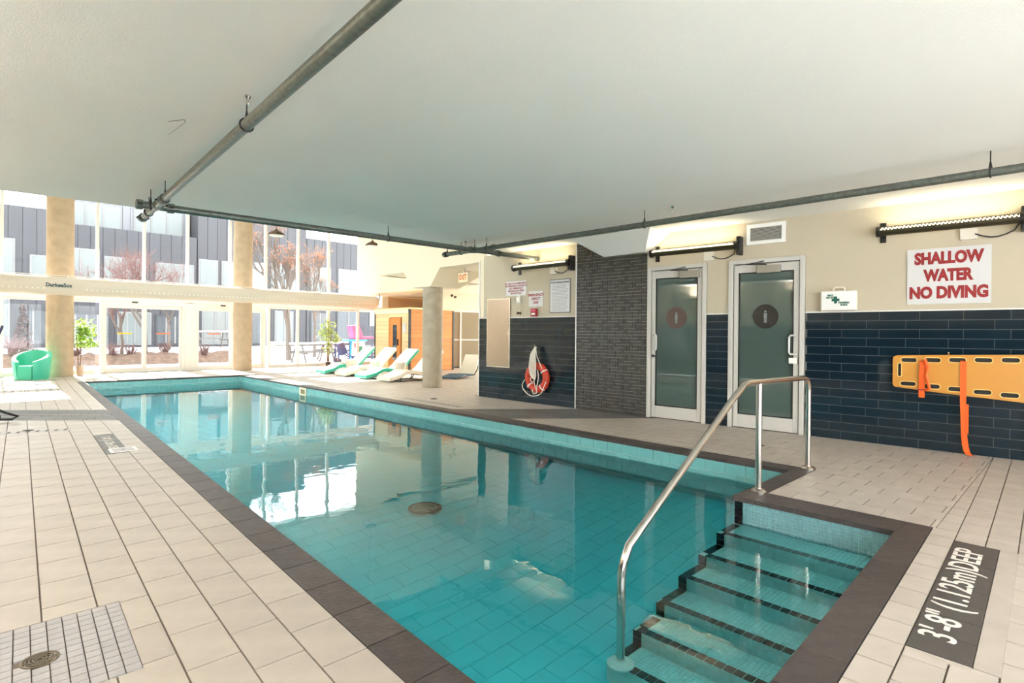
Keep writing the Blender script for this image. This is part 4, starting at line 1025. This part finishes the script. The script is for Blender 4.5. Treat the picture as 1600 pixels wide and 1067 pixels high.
for x_, y_ in ((-.2,-.2),(.2,-.2),(-.2,.22),(.2,.22)): MB().lathe([(.02,-.0),(.02,.02)], 8, (x_,y_,-.005)).build('foot', M['black'], e)

# plants --------------------------------------------------------------
for k_ in ('leaf', 'leaf2', 'rleaf'):
    nt = M[k_].node_tree; b_ = nt.nodes['Principled BSDF']; out_ = nt.nodes['Material Output']; tl = nt.nodes.new('ShaderNodeBsdfTranslucent'); mx_ = nt.nodes.new('ShaderNodeMixShader'); mx_.inputs[0].default_value = .45
    src_ = b_.inputs['Base Color'].links[0].from_socket; nt.links.new(src_, tl.inputs[0]); nt.links.new(b_.outputs[0], mx_.inputs[1]); nt.links.new(tl.outputs[0], mx_.inputs[2]); nt.links.new(mx_.outputs[0], out_.inputs[0])
def leaf_ball(mb, c, rx_, rz_, n, size, seed):
    rnd_ = random.Random(seed)
    for _ in range(n):
        while True:
            v = Vector((rnd_.uniform(-1,1), rnd_.uniform(-1,1), rnd_.uniform(-1,1)))
            if .2 < v.length < 1: break
        p = Vector(c)+Vector((v.x*rx_, v.y*rx_, v.z*rz_)); d = Vector((rnd_.uniform(-1,1), rnd_.uniform(-1,1), rnd_.uniform(-.9,.3))).normalized(); s = d.cross(Vector((0,0,1))).normalized()*size*.34; l = d*size*rnd_.uniform(.7,1.3)
        mb.add([p, p+l*.5+s, p+l, p+l*.5-s+Vector((0,0,.004))], [(0,1,2,3)])
def plant(name, x, y, label, potm, blobs, stems, m, seed, pr=.085, ph=.26, lsize=.10):
    e = empty(name, (x,y,0), label=label, cat='plant')
    MB().lathe([(pr*.75,0),(pr,ph*.85),(pr*1.1,ph*.86),(pr*1.1,ph),(pr*.95,ph)], 20).build('pot', potm, e, True); MB().lathe([(pr*.93,ph-.02),(pr*.93,ph+.002)], 16).build('soil', M['soil'], e)
    for s_ in stems: MB().tube(s_, .013, 6, r1=.008).build('stem', M['bark'], e, True)
    mb = MB()
    for i, (c, a, b_, n) in enumerate(blobs): leaf_ball(mb, c, a, b_, n, lsize, seed+i)
    mb.build('foliage', m, e, kind='stuff')
plant('potted_fig', 2.02, 18.50, 'bushy green fig tree in a cream pot right of the left column', M['pot'],
      [((.10,0,1.34),.23,.17,150),((.04,0,1.12),.17,.18,110),((.20,0,1.14),.2,.16,80),((.10,0,.86),.24,.13,130),((.32,0,.86),.13,.10,55)],
      [[(0,0,.22),(.02,0,.55),(.0,0,.95),(.04,0,1.3)],[(-.03,0,.22),(-.05,.0,.6),(-.08,0,1.1)],[(.0,0,.7),(.12,0,.85),(.22,0,.92)]], M['leaf'], 11)
plant('potted_bamboo', 8.95, 18.55, 'tall slender green plant in a brown pot behind the far teal lounger', M['pot2'],
      [((0,0,1.45),.26,.25,120),((-.14,0,1.15),.24,.24,110),((.14,0,1.05),.26,.26,110),((.02,0,.70),.22,.25,90),((.32,0,.95),.14,.1,40)],
      [[(-.03,0,.18),(-.05,0,.8),(-.08,0,1.4)],[(0,0,.18),(.0,.02,.8),(.02,0,1.6)],[(.03,0,.18),(.06,0,.7),(.14,0,1.2)],[(.02,.03,.18),(.02,.05,.9),(.05,.05,1.4)]], M['leaf2'], 31, ph=.16, lsize=.11)

# pool lift parts entering at the left edge
e = empty('pool_lift', (.22,9.7,0), label='black hoses and wheel of equipment at the left edge of the deck', cat='equipment')
MB().tube([(-.25,0,.16),(-.1,-.05,.24),(.08,-.05,.13),(.2,-.0,.07),(.14,.0,.035),(-.05,0,.05),(-.2,0,.12)], .016, 8).build('hose', M['blackp'], e, True)
MB().tube([(-.3,.05,.22),(-.12,0,.2),(.0,0,.1),(-.05,0,.03)], .014, 8).build('hose', M['blackp'], e, True)
MB().lathe([(.06,-.02),(.075,-.015),(.075,.015),(.06,.02)], 18, (-.04,0,.075), 'y').build('wheel', M['blackp'], e, True)
B(-.5,-.1,-.1,.1,.02,.09).build('base', M['grey'], e)
MB().tube([(-.3,0,.08),(-.3,0,1.2)], .025, 8).build('mast', M['white'], e, True)
sh_ = at(3,512,1.22)
MB().add([(v[0]-.22,v[1]-9.7,v[2]) for v in [aty(x_,y_,9.7) for x_, y_ in ((-6,527),(-2,519),(2,508),(6,509),(5,513),(0,524))]]+[(v[0]-.22,v[1]-9.67,v[2]) for v in [aty(x_,y_,9.7) for x_, y_ in ((-6,527),(-2,519),(2,508),(6,509),(5,513),(0,524))]], [(0,1,2,3,4,5),(11,10,9,8,7,6)]+[(i,(i+1)%6,6+(i+1)%6,6+i) for i in range(6)]).build('armrest', M['navy'], e)

# ------------------------------------------------------------------ courtyard
S(B(-60,80,19.2,80,-.3,-.02).build('courtyard_ground', M['snow']), 'snow covered courtyard ground outside the windows', 'snow')
S(B(-60,80,-60,-4.2,-.3,-.05).build('rear_ground', M['snow']), 'snowy ground behind the rear windows', 'snow')
random.seed(5)
mb = MB(); nX, nY = 60, 5
for i in range(nX+1):
    for j in range(nY+1):
        x = -6+14.2*i/nX; y = 23.6+2.4*j/nY; z = .34*math.sin(PI*j/nY)+random.uniform(0,.12)*(0 < j < nY)-.03; mb.v.append((x,y,z))
for i in range(nX):
    for j in range(nY): a = i*(nY+1)+j; mb.f.append((a,a+nY+1,a+nY+2,a+1))
tag(mb.build('planting_bed', M['brush']), 'low bed of brown leaf litter and dead shrubs in the courtyard', 'planting bed', kind='stuff')
tag(B(-60,80,26.2,30.95,-.1,.42).build('snow_bank', M['snow']), 'raised snow covered lawn in front of the far houses', 'snow', kind='stuff')
FY = 31.0
def fz(px, py): return aty(px, py, FY)
def building(label, x0, x1, z1, m, wins, seams=.45, y=FY, dep=8, name='apartment_building', zb=.3):
    e = empty(name, (x0,y,zb), label=label, cat='building')
    B(0,x1-x0,0,dep,0,z1-zb).build('wall', m, e)
    if seams:
        n_ = int((x1-x0)/seams)
        for i in range(n_): B(seams*i+.012,seams*(i+1)-.012,-.03,.0,0,z1-zb).build('cladding_panel', m, e)
    for (a, b_, z0_, z1_, mm, mull) in wins:
        w = B(a-x0-.07,b_-x0+.07,-.07,.0,z0_-zb-.07,z1_-zb+.07).build('window', M['dframe'] if mm != 'wglass' else M['render_'], e)
        B(a-x0,b_-x0,-.085,-.06,z0_-zb,z1_-zb).build('pane', M[mm], w)
        for t in range(mull): xx = a-x0+(b_-a)*(t+1)/(mull+1); B(xx-.03,xx+.03,-.11,-.07,z0_-zb,z1_-zb).build('glazing_bar', M['render_'], w)
    return e
building('dark grey apartment block at the far left beyond the courtyard', -8, 2.35, 6.35, M['siding'],
   [(-1.6,1.15,3.4,4.9,'wglass',1),(-1.6,1.0,.6,2.4,'wglass',0),(1.3,2.3,.6,2.0,'curtain',1),(1.75,2.2,2.9,4.3,'wglass',0)])
building('grey banded apartment block beyond the left sliding doors', 2.38, 8.0, 5.85, M['siding'],
   [(2.75,4.0,2.5,4.75,'wglass',1),(4.3,5.6,2.7,4.5,'wglass',1),(6.3,7.8,2.6,4.4,'wglass',1),(2.8,4.4,.6,1.9,'curtain',3),(4.8,6.0,.6,2.0,'wglass',3),(6.3,7.8,.6,1.9,'curtain',3)])
building('pale set back penthouse on top of the grey banded block', 2.4, 7.98, 7.6, M['sidingl'], [(3.0,5.0,6.0,7.0,'wglass',2),(5.6,7.6,6.0,7.2,'wglass',2)], .3, FY+1.2, 6, 'penthouse', 5.86)
building('grey apartment block beyond the right sliding doors and far column', 8.03, 13.6, 7.3, M['siding'],
   [(8.15,8.9,2.7,4.75,'wglass',0),(9.2,10.0,2.7,4.75,'wglass',0),(10.6,11.4,2.2,4.9,'render_',0),(11.7,12.9,3.3,4.9,'wglass',1),(8.3,9.9,.6,2.2,'wglass',2),(10.4,11.3,.6,2.2,'curtain',0),(11.9,12.8,.6,2.3,'wglass',1)])
building('dark grey apartment block behind the bare courtyard trees at right', 13.63, 17.6, 6.55, M['siding'],
   [(13.9,15.0,3.3,4.9,'wglass',0),(15.6,16.8,3.1,4.9,'wglass',0),(13.9,14.9,.6,2.3,'curtain',1),(15.5,16.9,.6,2.9,'curtain',1)])
building('white rendered house wall at the right end of the courtyard', 17.65, 26, 6.4, M['render_'], [(19,20.2,1.0,2.6,'curtain',0)], 0, FY)
# trees
def tree(x, y, h, label, m, seed, spread=.5, depth=4, leaves=0, r0=.10, name='bare_tree', z=0.0, tr=None):
    rn = random.Random(seed); e = empty(name, (x,y,z), label=label, cat='tree'); T = MB(); Bm = MB(); tips = []
    def grow(p, d, l, r, k):
        q = p+d*l; mid = p+d*l*.5+Vector((rn.uniform(-.04,.04),rn.uniform(-.04,.04),0))*l
        (T if k >= depth-1 else Bm).tube([p,mid,q], r, 5 if k > 1 else 3, r1=r*.62)
        if k == 0: tips.append(q); return
        for _ in range(rn.choice((3,3,4)) if k > 1 else 3):
            nd = (d+Vector((rn.uniform(-1,1),rn.uniform(-1,1),rn.uniform(-.25,.6)))*spread).normalized()
            grow(p+d*l*rn.uniform(.55,1), nd, l*rn.uniform(.6,.8), r*.58, k-1)
    grow(Vector((0,0,0)), Vector((rn.uniform(-.05,.05),0,1)).normalized(), h*.36, r0, depth)
    T.build('trunk', tr or M['trunk'], e, True); Bm.build('branches', m, e)
    if leaves:
        mb = MB()
        for t in tips:
            if rn.random() < leaves: leaf_ball(mb, t, .12, .12, 5, .09, rn.randint(0,9999))
        mb.build('dry_leaves', M['rleaf'], e, kind='stuff')
def tx(px, Y): return aty(px, 500, Y).x
tree(tx(228,24.6), 24.6, 4.4, 'bare reddish twiggy tree beyond the left sliding doors', M['twig'], 3, .75, 6, r0=.09, z=.1)
tree(tx(190,25.2), 25.2, 3.6, 'smaller bare twiggy tree left of the sliding doors', M['twig'], 8, .7, 5, r0=.07, z=.1)
tree(tx(265,26.8), 26.8, 4.2, 'bare twiggy tree behind the gap between the sliding doors', M['twig'], 14, .7, 5, r0=.07, z=.3)
tree(tx(452,23.5), 23.5, 5.6, 'grey trunked courtyard tree with a few russet leaves right of the far column', M['trunk'], 21, .42, 6, leaves=.12, r0=.13)
tree(tx(492,25.5), 25.5, 5.2, 'thin courtyard tree with russet leaves behind the picnic tables', M['trunk'], 33, .45, 6, leaves=.14, r0=.09)
def shrub(px, Y, h, label, seed, m='twig'):
    e = empty('dead_shrub', (tx(px,Y),Y,.1), label=label, cat='shrub', group='dead shrubs in the courtyard bed'); rn = random.Random(seed); mb = MB()
    for _ in range(60):
        a = rn.uniform(0,2*PI); r = rn.uniform(.1,.5)*h; mb.tube([(rn.uniform(-.05,.05),rn.uniform(-.05,.05),0),(math.cos(a)*r*.5,math.sin(a)*r*.5,h*rn.uniform(.4,.6)),(math.cos(a)*r,math.sin(a)*r,h*rn.uniform(.6,1))], .008, 3)
    mb.build('twigs', M[m], e)
for i, (px, h, lb) in enumerate(((22,.9,'left of the first tall column'),(45,.7,'right behind the teal tub chair'),(118,.6,'behind the potted fig'),(178,.7,'behind the yellow sticker door'),(205,.6,'under the bare reddish tree'),(258,.7,'behind the orange sticker door'),(320,.6,'behind the right sliding doors'))):
    shrub(px, 24.3+.2*(i % 3), h, 'brown dead shrub in the courtyard bed '+lb, 60+i)
# evergreen cone at left
e = empty('conical_shrub', (tx(35,29),29,.42), label='brown conical shrub in front of the far left block', cat='shrub'); mb = MB()
for k in range(14): leaf_ball(mb, (0,0,.1+.12*k), .42*(1-k/15), .1, 60, .12, 200+k)
mb.build('foliage', mat('brown evergreen', (80,58,52), .9, var=.2), e, kind='stuff'); MB().tube([(0,0,0),(0,0,1.6)], .04, 6).build('stem', M['trunk'], e)
# picnic tables, chair
def picnic(px, Y, label, rz=.1, z=-.02):
    e = empty('picnic_table', (tx(px,Y),Y,z), rz, label=label, cat='picnic table', group='picnic tables in the snow')
    for i in range(5): B(-.85,.85,-.36+.145*i,-.36+.145*i+.135,.70,.735).build('top_board', M['gwood'], e)
    for s in (-1,1):
        for t in (0,1): B(-.85,.85,s*.62+t*.13-.13,s*.62+t*.13,.42,.455).build('bench_board', M['gwood'], e)
        for q in (-1,1): MB().tube([(s*.6,q*.25,.70),(s*.6,q*.62,0)], .035, 6).build('leg', M['gwood'], e)
        B(s*.6-.03,s*.6+.03,-.7,.7,.36,.42).build('brace', M['gwood'], e)
    B(-.85,.85,-.36,.36,.736,.80).build('snow_cover', M['snow'], e, bevel=.02)
picnic(490, 21.6, 'grey picnic table with snow on top outside the window behind the slender plant', .05)
picnic(528, 23.4, 'grey picnic table outside, further right near the navy stroller', .3)
picnic(330, 28.5, 'dark picnic table far out behind the right sliding doors', .0, .42)
e = empty('wooden_chair', (tx(437,24.5),24.5,.0), .2, label='pale wooden folding chair in the snow in front of the courtyard tree', cat='chair')
for s in (-.28,.28): MB().tube([(s-.12,0,0),(s+.12,0,.75)], .02, 6).build('leg', M['woodl'], e); MB().tube([(s+.12,0,0),(s-.12,0,.75)], .02, 6).build('leg', M['woodl'], e)
B(-.42,.42,-.2,.2,.40,.43).build('seat', M['woodl'], e); B(-.42,.42,.18,.21,.62,.78).build('backrest', M['woodl'], e)
# fence and play things at the right
X0, X1 = tx(548,22.5), tx(600,22.5)
e = empty('slatted_fence', (X0,22.5,0), label='dark horizontal slatted fence outside behind the toys', cat='fence')
for i in range(10): B(0,X1-X0,0,.03,.05+.145*i,.05+.145*i+.13).build('slat', M['fence'], e)
for t in (0,.33,.66,1): B((X1-X0)*t-.04,(X1-X0)*t+.04,.03,.1,0,1.5).build('post', M['fence'], e)
e = empty('toy_slide', (tx(556,20.6),20.6,0), label='pink and blue plastic toy slide outside the window', cat='toy')
MB().sweep([(-.18,.95),(.25,.92),(.02,1.5),(-.30,1.48)], -.25, .2).build('pink_panel', M['pink'], e, bevel=.02); B(-.45,.35,-.3,.3,.84,.92).build('platform', M['blue'], e, bevel=.02)
MB().sweep([(.2,.95),(.7,.98),(.7,1.04),(.2,1.02)], -.2, .2).build('chute', M['pink'], e); B(-.3,.25,-.28,-.25,.3,.84).build('front_panel', M['white'], e)
B(-.2,.0,-.3,-.28,.6,.78).build('red_patch', M['red'], e); B(0,.15,-.3,-.28,.4,.65).build('green_patch', M['green'], e)
for s in (-.3,.25): B(s-.03,s+.03,-.2,-.14,0,.84).build('leg', M['blue'], e)
e = empty('stroller', (tx(540,20.2),20.2,0), label='navy folding stroller parked outside the window behind the loungers', cat='stroller')
MB().tube([(-.28,0,0),(-.28,0,.75),(-.1,0,.8),(.1,0,.35),(.35,0,.2)], .03, 6).build('frame', M['navy'], e); MB().tube([(-.28,.3,0),(-.28,.3,.75),(-.1,.3,.8),(.1,.3,.35),(.35,.3,.2)], .03, 6).build('frame', M['navy'], e)
MB().sweep([(-.28,.75),(-.05,.8),(.12,.4),(-.1,.3)], 0, .3).build('seat', M['navy'], e)
for x_, y_ in ((-.25,0),(.25,0),(-.25,.3),(.25,.3)): MB().lathe([(.09,-.02),(.09,.02)], 14, (x_,y_,.09), 'y').build('wheel', M['blackp'], e)
